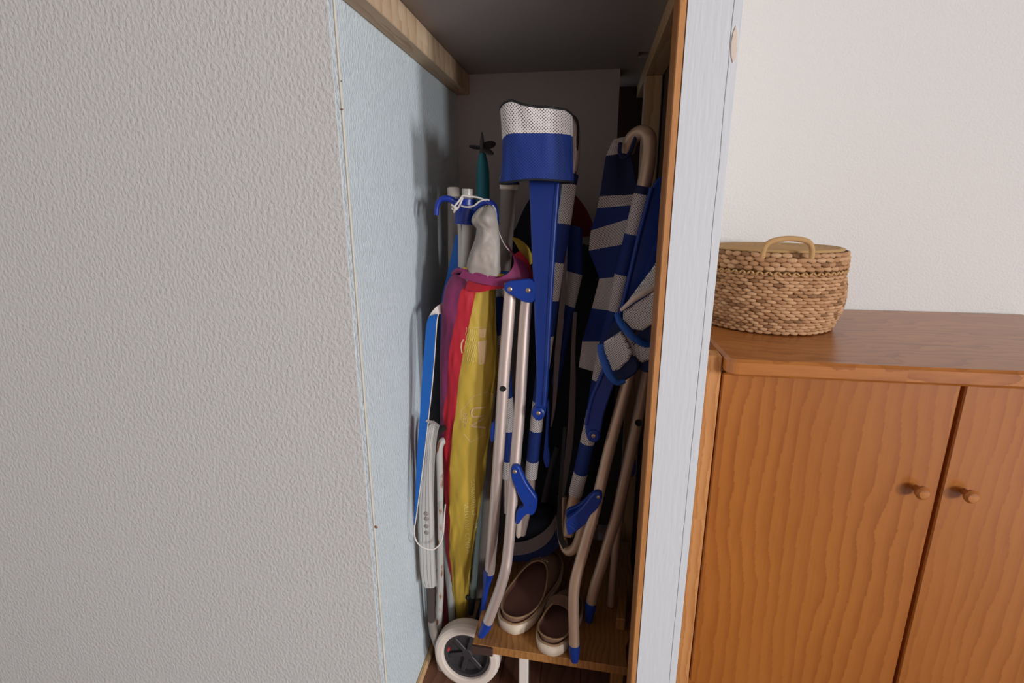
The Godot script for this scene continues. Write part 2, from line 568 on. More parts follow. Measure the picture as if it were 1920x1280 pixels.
func room() -> void:
	# floor: slab with planks inside and in front of the closet
	var mb := B(M.laminate)
	box(mb, Vector3(-2.3, -0.12, -2.2), Vector3(4.4, -0.012, 5.4))
	var fl := struct("floor", mb)
	for k in 14:
		mb = B(M.laminate)
		var x0 := -0.72 + k * 0.105
		box(mb, Vector3(x0 + 0.0006, -0.012, -1.75), Vector3(x0 + 0.1044, noise.get_noise_1d(k * 3.7) * 0.0003, -0.1), 0.001)
		part("plank", mb, fl)
	mb = B(M.room)
	box(mb, Vector3(-2.3, 2.4, -2.2), Vector3(4.4, 2.52, 5.4))
	struct("ceiling_room", mb)
	mb = B(M.plaster)
	box(mb, Vector3(-2.3, 0, -1.04), Vector3(XL - 0.012, 2.4, -ZF))
	var wf := struct("wall_front", mb)
	mb = B(M.wallpaper)
	box(mb, Vector3(XL - 0.012, 0, -2.1), Vector3(XL, 2.4, -ZF - 0.001))
	struct("wall_left", mb)
	mb = B(M.bead)
	tube(mb, [Vector3(XL - 0.002, 0, -ZF - 0.002), Vector3(XL - 0.002, 2.4, -ZF - 0.002)], 0.0022, 10)
	struct("trim_1", mb)
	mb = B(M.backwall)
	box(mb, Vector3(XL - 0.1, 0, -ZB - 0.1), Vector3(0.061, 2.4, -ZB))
	struct("wall_back", mb)
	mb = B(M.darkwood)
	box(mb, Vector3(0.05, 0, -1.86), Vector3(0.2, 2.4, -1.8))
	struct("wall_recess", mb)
	mb = B(M.inner)
	box(mb, Vector3(0.172, 0, -2.1), Vector3(0.19, 2.4, -ZF - 0.02))
	struct("wall_right", mb)
	# shelf board overhead with a notch at its right edge
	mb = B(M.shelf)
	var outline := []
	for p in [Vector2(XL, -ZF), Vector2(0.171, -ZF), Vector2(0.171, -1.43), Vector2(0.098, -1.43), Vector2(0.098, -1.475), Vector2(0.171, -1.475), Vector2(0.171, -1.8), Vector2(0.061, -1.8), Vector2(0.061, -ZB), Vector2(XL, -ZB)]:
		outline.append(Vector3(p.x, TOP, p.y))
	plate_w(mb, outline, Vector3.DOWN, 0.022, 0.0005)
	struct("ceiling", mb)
	mb = B(M.darkwood)
	box(mb, Vector3(XL, TOP + 0.024, -1.8), Vector3(0.171, TOP + 0.05, -ZF))
	struct("ceiling_back", mb)
	# battens and post
	mb = B(M.pine_along)
	box(mb, Vector3(XL, TOP - 0.054, -ZB), Vector3(XL + 0.038, TOP - 0.0005, -ZF - 0.01), 0.0015)
	struct("trim_2", mb)
	mb = B(M.pine)
	box(mb, Vector3(0.123, TOP - 0.036, -1.79), Vector3(0.171, TOP - 0.0005, -ZF - 0.02), 0.0015)
	struct("trim_3", mb)
	mb = B(M.pine)
	box(mb, Vector3(0.123, 0, -1.545), Vector3(0.167, TOP - 0.037, -1.5), 0.0015)
	struct("trim_4", mb)
	# wooden lipping and painted casing of the right side of the opening, with an open joint
	mb = B(M.lipping)
	box(mb, Vector3(0.109, 0, -ZF - 0.06), Vector3(0.1204, 2.4, -ZF), 0.0018)
	struct("trim_5", mb)
	mb = B(M.dark)
	box(mb, Vector3(0.122, 0, -ZF - 0.055), Vector3(0.193, 2.4, -ZF - 0.012))
	var casing := struct("trim_6", mb)
	mb = B(M.painted)
	var a := []
	var b := []
	for k in 61:
		var y := 2.4 * k / 60.0
		var w := noise.get_noise_1d(y * 9.0) * 0.0011 + noise.get_noise_1d(y * 31.0) * 0.0005
		a.append(Vector3(0.1823 + w - 0.00035 - 0.0003 * absf(noise.get_noise_1d(y * 4.0)), y, -ZF + 0.001))
		b.append(Vector3(0.1823 + w + 0.00035, y, -ZF + 0.0005))
	var pa := [Vector3(0.1207, 2.4, -ZF + 0.001), Vector3(0.1207, 0, -ZF + 0.001)]
	pa.append_array(a)
	plate_w(mb, pa, Vector3.BACK, 0.02, 0.0004)
	part("board", mb, casing, "wide white painted board")
	mb = B(M.painted)
	var pb := [Vector3(0.195, 2.4, -ZF + 0.0005), Vector3(0.195, 0, -ZF + 0.0005)]
	pb.append_array(b)
	plate_w(mb, pb, Vector3.BACK, 0.06, 0.0006)
	part("board", mb, casing, "narrow white painted edge board")
	mb = B(M.cream)
	var chip := []
	for q in [[1380, 48], [1383, 60], [1383, 90], [1380, 112], [1374, 117], [1371, 105], [1371, 80], [1375, 60]]:
		chip.append(P(q[0], q[1], ZF - 0.0016))
	plate_w(mb, chip, Vector3.BACK, 0.001, 0.0002)
	part("peeled_patch", mb, casing, "peeled patch showing bare primer")
	for q in [[642, 205, 0.0022], [706, 988, 0.004], [632, 1190, 0.0013], [641, 152, 0.0013]]:
		mb = B(M.stain)
		ellipsoid(mb, P(q[0] - 1.0, q[1], ZF), Basis.from_scale(Vector3(q[2], q[2] * 0.8, 0.0008)), 5, 8)
		part("stain", mb, wf)
	# skirting strip at the foot of the closet's left wall
	mb = B(M.pine)
	box(mb, Vector3(XL, 0.001, -ZB), Vector3(XL + 0.010, 0.022, -ZF - 0.002), 0.002)
	struct("baseboard_left", mb)
	# alcove on the right and the rest of the room
	mb = B(M.white_wall)
	box(mb, Vector3(0.19, 0, -1.8), Vector3(4.4, 2.4, -1.7))
	struct("wall_alcove", mb)
	mb = B(M.white_wall)
	box(mb, Vector3(0.1905, 0, -1.7), Vector3(0.1945, 2.4, -ZF - 0.062))
	struct("wall_partition", mb)
	mb = B(M.room)
	box(mb, Vector3(-2.3, 0, -0.84), Vector3(-2.2, 2.4, 5.4))
	struct("wall_side", mb)
	mb = B(M.room)
	box(mb, Vector3(-2.3, 0, 5.3), Vector3(4.4, 2.4, 5.4))
	struct("wall_rear", mb)
	mb = B(M.room)
	var wx := 4.2
	var z0 := 1.98
	var z1 := 4.4
	var za := 2.54
	var zb := 3.66
	box(mb, Vector3(wx, 0, -2.1), Vector3(wx + 0.15, 2.4, z0))
	box(mb, Vector3(wx, 0, z1), Vector3(wx + 0.15, 2.4, 5.4))
	box(mb, Vector3(wx, 0, z0), Vector3(wx + 0.15, 0.95, z1))
	box(mb, Vector3(wx, 1.95, z0), Vector3(wx + 0.15, 2.4, z1))
	box(mb, Vector3(wx, 0.95, za), Vector3(wx + 0.15, 1.95, zb))
	struct("wall_window", mb)
	for q in [[z0, za], [zb, z1]]:
		mb = B(M.painted)
		for e in [[q[0], q[0] + 0.04], [q[1] - 0.04, q[1]]]:
			box(mb, Vector3(wx + 0.05, 0.95, e[0]), Vector3(wx + 0.11, 1.95, e[1]), 0.003)
		for e in [[0.95, 0.99], [1.91, 1.95]]:
			box(mb, Vector3(wx + 0.05, e[0], q[0]), Vector3(wx + 0.11, e[1], q[1]), 0.003)
		var win := struct("window_1" if q[0] == z0 else "window_2", mb)
		mb = B(M.glass)
		box(mb, Vector3(wx + 0.075, 0.99, q[0] + 0.04), Vector3(wx + 0.08, 1.91, q[1] - 0.04))
		part("pane", mb, win)

func stool() -> void:
	var t := thing("low_stool", "low brown wooden stool with worn front corner carrying the two shoes", "stool", Vector3(-0.06, 0, -1.1))
	var mb := B(M.stoolwood)
	var fl := PH(886, 1206, STOOL)
	var fr := PH(1176, 1252, STOOL)
	var o := [fl, Vector3(fl.x - 0.004, STOOL, -1.42), Vector3(0.15, STOOL, -1.42), Vector3(0.148, STOOL, -1.09), Vector3(fr.x, STOOL, -1.02), fr]
	plate_w(mb, o, Vector3.UP, 0.022, 0.0012)
	part("seat_board", mb, t)
	mb = B(M.darkwood)
	box(mb, Vector3(-0.026, -0.010, -0.004), Vector3(0.026, 0.011, 0.004), 0.0015, Basis(Vector3.UP, -0.04), fl + Vector3(0.024, -0.012, 0.005))
	part("worn_edging", mb, t, "dark chipped edging strip")
	mb = B(M.white_tape)
	var p := P(981, 1250, 1.0)
	box(mb, Vector3(p.x - 0.011, 0, -1.03), Vector3(p.x + 0.011, STOOL - 0.022, -1.0), 0.002)
	part("leg", mb, t, "white leg")
	for q in [[-0.23, -1.38], [0.12, -1.38], [0.1, -1.02]]:
		mb = B(M.stoolwood)
		box(mb, Vector3(q[0] - 0.015, 0, q[1] - 0.015), Vector3(q[0] + 0.015, STOOL - 0.022, q[1] + 0.015), 0.002)
		part("leg", mb, t)
	mb = B(M.darkwood)
	box(mb, Vector3(-0.2, STOOL - 0.075, -1.3), Vector3(0.11, STOOL - 0.0225, -1.28), 0.002)
	part("apron", mb, t)
	side_block(t)

func side_block(t: Node3D) -> void:
	var mb := B(M.stoolwood)
	box(mb, Vector3(-0.011, 0, -0.055), Vector3(0.011, 0.034, 0.055), 0.002, Basis(Vector3.UP, -0.12), PH(1160, 1150, STOOL + 0.001) + Vector3(0.008, 0, 0.0))
	part("side_block", mb, t, "small block on the right edge")

func trolley() -> void:
	var c := Vector3(-0.2756, 0.0875, -1.056)
	var t := thing("shopping_trolley", "rust-spotted white tube trolley with one white-tyred black wheel, beside the left wall", "trolley", Vector3(c.x, 0, c.z))
	var mb := B(M.rust_tube)
	var pa := path([Vector3(838, 826, 1.10), Vector3(828, 828, 1.09), Vector3(823, 846, 1.08), Vector3(824, 900, 1.075), Vector3(824, 1000, 1.07), Vector3(825, 1100, 1.075), Vector3(822, 1170, 1.085), Vector3(822, 1215, 1.10)])
	tube(mb, pa, 0.0095, 14)
	part("frame_tube", mb, t, "rusty white tube")
	mb = B(mat(Color8(158, 160, 156), 0.45))
	tube(mb, path([Vector3(834, 960, 1.14), Vector3(838, 1040, 1.13), Vector3(845, 1120, 1.12), Vector3(848, 1165, 1.115), Vector3(848, 1200, 1.112)]), 0.0095, 14)
	part("frame_tube", mb, t)
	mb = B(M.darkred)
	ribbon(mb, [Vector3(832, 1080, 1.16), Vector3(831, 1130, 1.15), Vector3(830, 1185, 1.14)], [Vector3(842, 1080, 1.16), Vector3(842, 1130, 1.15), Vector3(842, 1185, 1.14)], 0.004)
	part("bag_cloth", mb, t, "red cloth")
	mb = B(M.hub)
	tube(mb, [c + Vector3(0, 0, -0.02), c + Vector3(0, 0, -0.30)], 0.007, 10)
	part("axle", mb, t)
	for k in 2:
		var cc := c + Vector3(0, 0, -0.3 * k)
		var ax := Vector3(-0.05, 0.10, 1.0).normalized() if k == 0 else Vector3.BACK
		mb = B(M.tyre)
		var R := 0.0868
		var pr := []
		for q in [[0.061, -0.019], [0.064, -0.021], [0.078, -0.021], [0.084, -0.018], [0.0868, -0.010], [0.0868, 0.010], [0.084, 0.018], [0.078, 0.021], [0.066, 0.0215], [0.0625, 0.019], [0.061, 0.014]]:
			pr.append(Vector2(q[0] * R / 0.0868, q[1]))
		lathe(mb, pr, cc, ax, 56, 5)
		part("tyre", mb, t, "off-white tyre")
		mb = B(M.hub)
		lathe(mb, [Vector2(0.0, 0.010), Vector2(0.010, 0.010), Vector2(0.014, 0.008), Vector2(0.016, 0.0), Vector2(0.030, -0.002), Vector2(0.050, 0.0), Vector2(0.053, 0.013), Vector2(0.0615, 0.014), Vector2(0.0615, -0.014), Vector2(0.0, -0.014)], cc, ax, 48, 30)
		var sx2 := ax.cross(Vector3.UP).normalized()
		var sy2 := ax.cross(sx2)
		for j in 6:
			var a := TAU * (j + 0.25) / 6
			var d := sx2 * cos(a) + sy2 * sin(a)
			box(mb, Vector3(-0.006, -0.021, -0.005), Vector3(0.006, 0.021, 0.005), 0.0015, Basis(ax.cross(d), d, ax), cc + d * 0.033 + ax * 0.003)
		var h := part("hub", mb, t, "dark six-spoked hub")
		if k == 0:
			mb = B(M.red)
			ellipsoid(mb, cc + (P(841, 1214, 1.04) - P(878, 1222, 1.04)) + ax * 0.004, Basis.from_scale(Vector3(0.005, 0.0062, 0.006)))
			part("red_dot", mb, h)

func ladder() -> void:
	var t := thing("step_ladder", "ribbed white metal ladder rail with four rivets and dark foot, against left wall", "ladder", P(815, 1240, 1.05) * Vector3(1, 0, 1))
	var z := 1.03
	var mb := B(M.rail)
	var L := [Vector2(808, 794), Vector2(802, 800), Vector2(797, 822), Vector2(792, 870), Vector2(787, 915), Vector2(784, 960), Vector2(786, 1030), Vector2(789, 1085), Vector2(795, 1101)]
	var R := [Vector2(815, 794), Vector2(815, 800), Vector2(811, 822), Vector2(808, 870), Vector2(809, 915), Vector2(811, 960), Vector2(813, 1030), Vector2(815, 1085), Vector2(815, 1101)]
	var l3 := []
	var r3 := []
	for i in L.size():
		l3.append(P(L[i].x, L[i].y, z)); r3.append(P(R[i].x, R[i].y, z))
	l3 = spline(l3, 5); r3 = spline(r3, 5)
	var rows := []
	for i in l3.size():
		var row := []
		for k in 33:
			var u := k / 32.0
			var d := 0.0022 * (1.0 if fposmod(u * 4.0 + 0.12, 1.0) > 0.24 else 0.0)
			d -= 0.006 * pow(absf(u * 2.0 - 1.0), 6.0)
			row.append(l3[i].lerp(r3[i], u) + Vector3(0, 0, d))
		rows.append(row)
	sheet(mb, rows, 0.014, Vector3.BACK)
	var rail := part("rail", mb, t, "ribbed white rail")
	for q in [[799, 962.5], [799.5, 972], [799.5, 986], [800, 998]]:
		mb = B(M.greypole)
		ellipsoid(mb, P(q[0], q[1], z - 0.0015), Basis.from_scale(Vector3(0.0062, 0.0058, 0.0035)), 6, 12)
		part("rivet", mb, rail)
	mb = B(M.dark)
	tube(mb, path([Vector3(834, 800, 1.06), Vector3(820, 815, 1.058), Vector3(813, 850, 1.056), Vector3(814, 920, 1.056), Vector3(816, 1020, 1.056)]), 0.007)
	part("rear_rail", mb, t, "dark inner rail")
	mb = B(M.rubber)
	tube(mb, [P(808, 1092, 1.045), P(808.5, 1130, 1.052), P(809, 1165, 1.06)], 0.0092)
	part("leg", mb, t, "dark brown leg")
	mb = B(M.greypole)
	tube(mb, [P(809.5, 1162, 1.058), P(813, 1185, 1.062), P(822, 1212, 1.068), P(829, 1254, 1.08)], [0.0105, 0.011, 0.011, 0.012])
	part("foot_cap", mb, t, "grey plastic foot")

# ---- rainbow umbrella bag: rows of y, left edge, purple|red, red|yellow, right edge
const BAG := [[512, 850, 900, 935, 985], [522, 843, 893, 918, 962], [532, 838, 880, 905, 935], [541, 835, 872, 900, 930], [571, 829.6, 867, 893.5, 929], [615, 828, 858.5, 884.7, 931], [659, 826, 851, 875, 934], [700, 826, 845, 868, 933], [765, 826, 840, 861.7, 926], [809, 826.5, 836, 856, 920], [831, 828, 833, 853, 916], [875, 831, 832, 851.4, 912], [919, 834, 834.5, 850, 906], [962, 836, 836.4, 851.5, 901], [1010, 836, 836.3, 848, 891], [1060, 842, 842.2, 850, 883], [1110, 847, 847.2, 848, 880], [1160, 853, 853.2, 853.6, 873], [1200, 858, 858.2, 858.4, 868]]

func bag_row(y: float) -> Array:
	for i in BAG.size() - 1:
		if y <= BAG[i + 1][0] or i == BAG.size() - 2:
			var t := clampf((y - BAG[i][0]) / (BAG[i + 1][0] - BAG[i][0]), 0.0, 1.0)
			var o := []
			for k in 5:
				o.append(lerpf(BAG[i][k], BAG[i + 1][k], t))
			return o
	return []

func bag_z(y: float) -> float:
	return lerpf(1.10, 1.14, clampf((y - 510.0) / 690.0, 0.0, 1.0))

func bag_at(row: Array, phi: float, off := 0.0) -> Vector3:     # phi 0 left edge, PI right edge through the front, TAU round the back
	var y: float = row[0]
	var c: float = (row[1] + row[4]) * 0.5
	var hw: float = (row[4] - row[1]) * 0.5
	var z := bag_z(y)
	var px := c - hw * cos(phi)
	var p := P(px, y, z)
	var ctr := P(c, y, z)
	var w := absf(P(c + hw, y, z).x - ctr.x)
	var d := minf(w * 0.85, 0.042) * sin(phi)
	p.z += d
	var n := Vector3(-cos(phi), 0, sin(phi))
	var f := noise.get_noise_2d(phi * 2.2 + y * 0.004, y * 0.011) * 0.0052 + noise.get_noise_2d(phi * 5.0 + 20.0, y * 0.018 + phi) * 0.0022
	f *= smoothstep(0.0, 0.5, sin(phi)) if phi < PI else 0.6
	return p + n * (f + off)

func bag_phi(row: Array, px: float) -> float:
	var c: float = (row[1] + row[4]) * 0.5
	var hw: float = (row[4] - row[1]) * 0.5
	return acos(clampf((c - px) / hw, -1.0, 1.0))

func bag_print(mb: MB, tris: PackedVector2Array, off := 0.0007) -> void:        # flat print laid onto the cloth; points are places on the bag
	for i in tris.size() / 3:
		bag_tri(mb, tris[i * 3], tris[i * 3 + 1], tris[i * 3 + 2], off, 2)

func bag_tri(mb: MB, a: Vector2, b: Vector2, c: Vector2, off: float, deep: int) -> void:
	if deep > 0 and maxf(a.distance_to(b), maxf(b.distance_to(c), c.distance_to(a))) > 3.0:
		var ab := (a + b) * 0.5
		var bc := (b + c) * 0.5
		var ca := (c + a) * 0.5
		for q in [[a, ab, ca], [ab, b, bc], [ca, bc, c], [ab, bc, ca]]:
			bag_tri(mb, q[0], q[1], q[2], off, deep - 1)
		return
	var w := []
	for p in [a, b, c]:
		var r := bag_row(p.y)
		w.append(bag_at(r, bag_phi(r, p.x), off))
	mb.tri(w[0], w[1], w[2], Vector3(0, 0, 1), 1)

func stroke(pts: Array, w: float) -> PackedVector2Array:
	var o := PackedVector2Array()
	for i in pts.size() - 1:
		var a: Vector2 = pts[i]
		var b: Vector2 = pts[i + 1]
		var n := (b - a).orthogonal().normalized() * w * 0.5
		o.append_array([a + n, b + n, b - n, a + n, b - n, a - n])
	return o

func lettering(text: String, top: Vector2, length: float, height: float) -> PackedVector2Array:      # written downwards along the bag, tops of the letters to the right
	var tm := TextMesh.new()
	var f := SystemFont.new()
	f.font_names = PackedStringArray(["Droid Sans"])
	f.font_weight = 400
	tm.font = f
	tm.text = text
	tm.font_size = 32
	tm.pixel_size = 1.0
	tm.depth = 0.0
	tm.curve_step = 2.0
	var arr := tm.get_mesh_arrays()
	var v: PackedVector3Array = arr[Mesh.ARRAY_VERTEX]
	var idx: PackedInt32Array = arr[Mesh.ARRAY_INDEX]
	var bb := tm.get_aabb()
	var o := PackedVector2Array()
	for i in idx:
		var p := v[i] - bb.position
		o.append(top + Vector2(p.y / bb.size.y * height, p.x / bb.size.x * length))
	return o

func rainbow_bag() -> void:
	var t := thing("umbrella_bag", "long purple, red and yellow umbrella bag printed UV 80+", "bag", P(866, 1200, 1.14) * Vector3(1, 0, 1))
	var ys := []
	var y := 512.0
	while y <= 1200.0:
		ys.append(y)
		y += 8.0
	var defs := [[0, M.purple, "purple stripe"], [1, M.red, "red stripe"], [2, M.yellow, "yellow stripe"], [3, M.bright_blue, "back of the bag"]]
	var front: MeshInstance3D
	for d in defs:
		var mb := B(d[1])
		var rows := []
		for yy in ys:
			var r := bag_row(yy)
			var lims := [0.0, bag_phi(r, r[2]), bag_phi(r, r[3]), PI, TAU]
			var row := []
			var n: int = [8, 8, 18, 14][d[0]]
			for k in n + 1:
				row.append(bag_at(r, lerpf(lims[d[0]], lims[d[0] + 1], float(k) / n)))
			rows.append(row)
		sheet(mb, rows, 0.0008, Vector3.BACK if d[0] < 3 else Vector3.FORWARD)
		var o := part("panel", mb, t, d[2])
		if d[0] == 2:
			front = o
	var mr := B(M.red)
	ribbon(mr, [Vector3(878, 524, 1.041), Vector3(898, 533, 1.036), Vector3(920, 536, 1.036), Vector3(945, 535, 1.04)], [Vector3(872, 542, 1.052), Vector3(897, 548, 1.045), Vector3(922, 543, 1.042), Vector3(946, 540, 1.043)], 0.002)
	part("fold", mr, t, "red fold under the purple collar")
	# rolled purple hem of the mouth, dipping in front of the canopy, and its lining
	var mb := B(M.purple)
	tube(mb, path([Vector3(849, 514, 1.09), Vector3(858, 507, 1.07), Vector3(872, 508, 1.06), Vector3(890, 513, 1.052), Vector3(910, 518, 1.052), Vector3(930, 522, 1.055), Vector3(948, 521, 1.06), Vector3(960, 512, 1.065), Vector3(966, 498, 1.07), Vector3(965, 484, 1.08), Vector3(958, 470, 1.09), Vector3(950, 456, 1.1)]), [0.005, 0.006, 0.0055, 0.005, 0.005, 0.005, 0.005, 0.005, 0.004, 0.003, 0.002], 12, 0.6)
	part("hem", mb, t, "purple rolled hem")
	mb = B(M.purple)
	ribbon(mb, [Vector3(868, 507, 1.05), Vector3(890, 514, 1.043), Vector3(912, 519, 1.042), Vector3(934, 521, 1.043), Vector3(955, 510, 1.046), Vector3(964, 492, 1.06), Vector3(962, 478, 1.075)], [Vector3(860, 518, 1.047), Vector3(880, 526, 1.036), Vector3(905, 532, 1.032), Vector3(935, 536, 1.035), Vector3(968, 533, 1.045), Vector3(992, 518, 1.06), Vector3(985, 492, 1.08)], 0.002)
	part("collar", mb, t, "purple fold across the mouth")
	mb = B(M.red)
	ribbon(mb, [Vector3(962, 478, 1.083), Vector3(978, 500, 1.07), Vector3(990, 528, 1.065)], [Vector3(975, 470, 1.09), Vector3(992, 492, 1.085), Vector3(1000, 522, 1.08)], 0.002)
	part("flap", mb, t, "red flap")
	mb = B(M.yellow)
	ribbon(mb, [Vector3(960, 444, 1.115), Vector3(975, 470, 1.10), Vector3(990, 500, 1.095)], [Vector3(972, 447, 1.12), Vector3(990, 462, 1.115), Vector3(1002, 490, 1.11)], 0.002)
	part("flap", mb, t, "yellow flap")
	mb = B(M.yellow)
	tube(mb, path([Vector3(870, 503, 1.062), Vector3(890, 507, 1.056), Vector3(910, 512, 1.056), Vector3(930, 516, 1.06), Vector3(945, 516, 1.066)]), 0.0035, 8)
	part("lining", mb, t, "yellow lining edge")
	# print
	mb = B(M.print)
	bag_print(mb, stroke([Vector2(873, 757), Vector2(895, 732), Vector2(918, 727), Vector2(926, 735), Vector2(923, 775), Vector2(913, 806), Vector2(889, 815), Vector2(872, 789), Vector2(873, 757)], 1.0))
	bag_print(mb, lettering("UV", Vector2(890, 752), 43, 23))
	bag_print(mb, lettering("80+", Vector2(875.5, 761), 26, 8.5))
	bag_print(mb, stroke([Vector2(896, 607), Vector2(925, 607)], 1.0))
	for q in [[905, 610, 11, 16], [902, 632, 16, 42]]:
		var a := Vector2(q[0], q[1])
		var b := Vector2(q[0] + q[2], q[1])
		var c := Vector2(q[0] + q[2] * 0.9, q[1] + q[3])
		var e := Vector2(q[0] + q[2] * 0.1, q[1] + q[3])
		bag_print(mb, PackedVector2Array([a, b, c, a, c, e]))
	bag_print(mb, stroke([Vector2(878, 627), Vector2(874.5, 634), Vector2(873.5, 644), Vector2(874.5, 653)], 2.4))
	part("print", mb, front, "pale printed badge and pictogram")
	mb = B(M.print_light)
	for k in 6:
		var pts := []
		for j in 25:
			pts.append(Vector2(882.5 + k * 3.4 + 1.1 * sin(j * 1.1) - j * 0.04, 606 + k * 1.5 + j * (2.7 - 0.08 * k)))
		bag_print(mb, stroke(pts, 0.8))
	bag_print(mb, lettering("SOMBRILLA CON", Vector2(889.5, 886), 102, 6.5))
	bag_print(mb, lettering("VENTANA CORTA", Vector2(878, 926), 100, 6.5))
	part("print", mb, front, "cream printed waves and lettering")

func umbrella() -> void:
	var t := thing("beach_umbrella", "white umbrella pole with blue hook collar and silver canopy, tucked in the rainbow bag", "umbrella", P(866, 1200, 1.14) * Vector3(1, 0, 1))
	var mb := B(M.pole)
	tube(mb, [P(876.5, 354, 1.13), P(876, 430, 1.13), P(872, 520, 1.13), P(866, 800, 1.145), P(862, 1160, 1.15)], [0.0118, 0.0118, 0.0118, 0.010, 0.006], 20)
	part("pole", mb, t, "white metal pole")
	# collar with two hooks
	mb = B(M.collar)
	var c0 := P(875, 372, 1.13)
	var c1 := P(873.5, 420, 1.13)
	var ax := c0 - c1
	lathe(mb, [Vector2(0.0125, 0), Vector2(0.0245, 0), Vector2(0.0255, 0.002), Vector2(0.0215, ax.length() * 0.75), Vector2(0.021, ax.length() - 0.002), Vector2(0.0195, ax.length()), Vector2(0.0125, ax.length())], c1, ax, 28, 1)
	var col := part("hook_collar", mb, t, "blue plastic collar")
	mb = B(M.collar)
	tube(mb, path([Vector3(862, 390, 1.13), Vector3(852, 378, 1.125), Vector3(839, 372, 1.12), Vector3(827, 374, 1.117), Vector3(820, 384, 1.115), Vector3(818, 403, 1.115)]), [0.0075, 0.007, 0.006, 0.0052], 12)
	part("hook", mb, col)
	mb = B(M.collar)
	tube(mb, path([Vector3(890, 392, 1.12), Vector3(902, 381, 1.11), Vector3(915, 378, 1.105), Vector3(926, 386, 1.10), Vector3(930, 402, 1.10), Vector3(931, 420, 1.10)]), [0.0075, 0.007, 0.006, 0.0052], 12)
	part("hook", mb, col)
	mb = B(M.white_tape)
	tube(mb, path([Vector3(865, 386, 1.095), Vector3(875, 388, 1.09), Vector3(888, 386, 1.09), Vector3(900, 377, 1.09), Vector3(912, 374, 1.095), Vector3(920, 378, 1.10), Vector3(928, 392, 1.09)]), 0.0018, 8)
	tube(mb, path([Vector3(912, 376, 1.10), Vector3(895, 370, 1.10), Vector3(880, 368, 1.10), Vector3(868, 367, 1.10), Vector3(861, 376, 1.10), Vector3(852, 387, 1.098), Vector3(848, 391, 1.10), Vector3(855, 393, 1.098), Vector3(861, 386, 1.10), Vector3(868, 370, 1.10)]), 0.0021, 8)
	tube(mb, path([Vector3(847, 384, 1.1), Vector3(853, 390, 1.095), Vector3(851, 398, 1.1), Vector3(856, 388, 1.095)]), 0.0022, 8)
	tube(mb, path([Vector3(928, 392, 1.09), Vector3(934, 430, 1.08), Vector3(944, 455, 1.075), Vector3(955, 470, 1.07)]), 0.0012, 6)
	part("cord", mb, t, "white elastic cord")
	# folded silver canopy
	mb = B(M.silver)
	var rows := []
	var data := [[384, 912, 918, 1.07], [388, 902, 924, 1.065], [396, 893, 928.5, 1.06], [406, 886, 931, 1.055], [415, 884, 933, 1.055], [421, 887, 934, 1.06], [427, 894, 935, 1.065], [440, 893, 936, 1.065], [455, 888, 937.5, 1.065], [475, 881, 938, 1.066], [495, 876, 938, 1.067], [530, 872, 940, 1.075]]
	var sy := 384.0
	while sy <= 530.0:
		var q := []
		for i in data.size() - 1:
			if sy <= data[i + 1][0]:
				var tt: float = (sy - data[i][0]) / (data[i + 1][0] - data[i][0])
				q = [lerpf(data[i][1], data[i + 1][1], tt), lerpf(data[i][2], data[i + 1][2], tt), lerpf(data[i][3], data[i + 1][3], tt)]
				break
		var row := []
		for k in 33:
			var ph := TAU * k / 32
			var cx: float = (q[0] + q[1]) * 0.5
			var hw: float = (q[1] - q[0]) * 0.5
			var p := P(cx - hw * cos(ph), sy, q[2])
			var w: float = hw * 1.07 / F
			p.z += sin(ph) * minf(w, 0.024)
			var fold := 0.0
			if ph < PI:
				fold = 0.0042 * sin(ph * 3.0 + sy * 0.05) * sin(ph) + noise.get_noise_2d(ph * 2.0, sy * 0.03) * 0.006 * sin(ph)
				if sy > 465.0:
					fold += 0.0035 * sin(ph * 8.0) * (sy - 465.0) / 60.0
			p += Vector3(-cos(ph) * 0.3, 0, sin(ph)) * fold
			row.append(p)
		rows.append(row)
		sy += 3.65
	for i in rows.size() - 1:
		for k in 32:
			var c: Vector3 = (rows[i][0] + rows[i][16]) * 0.5
			mb.quad(rows[i][k], rows[i][k + 1], rows[i + 1][k + 1], rows[i + 1][k], (rows[i][k] + rows[i][k + 1]) * 0.5 - c, 1)
	part("canopy", mb, t, "folded silver-grey canopy cloth")

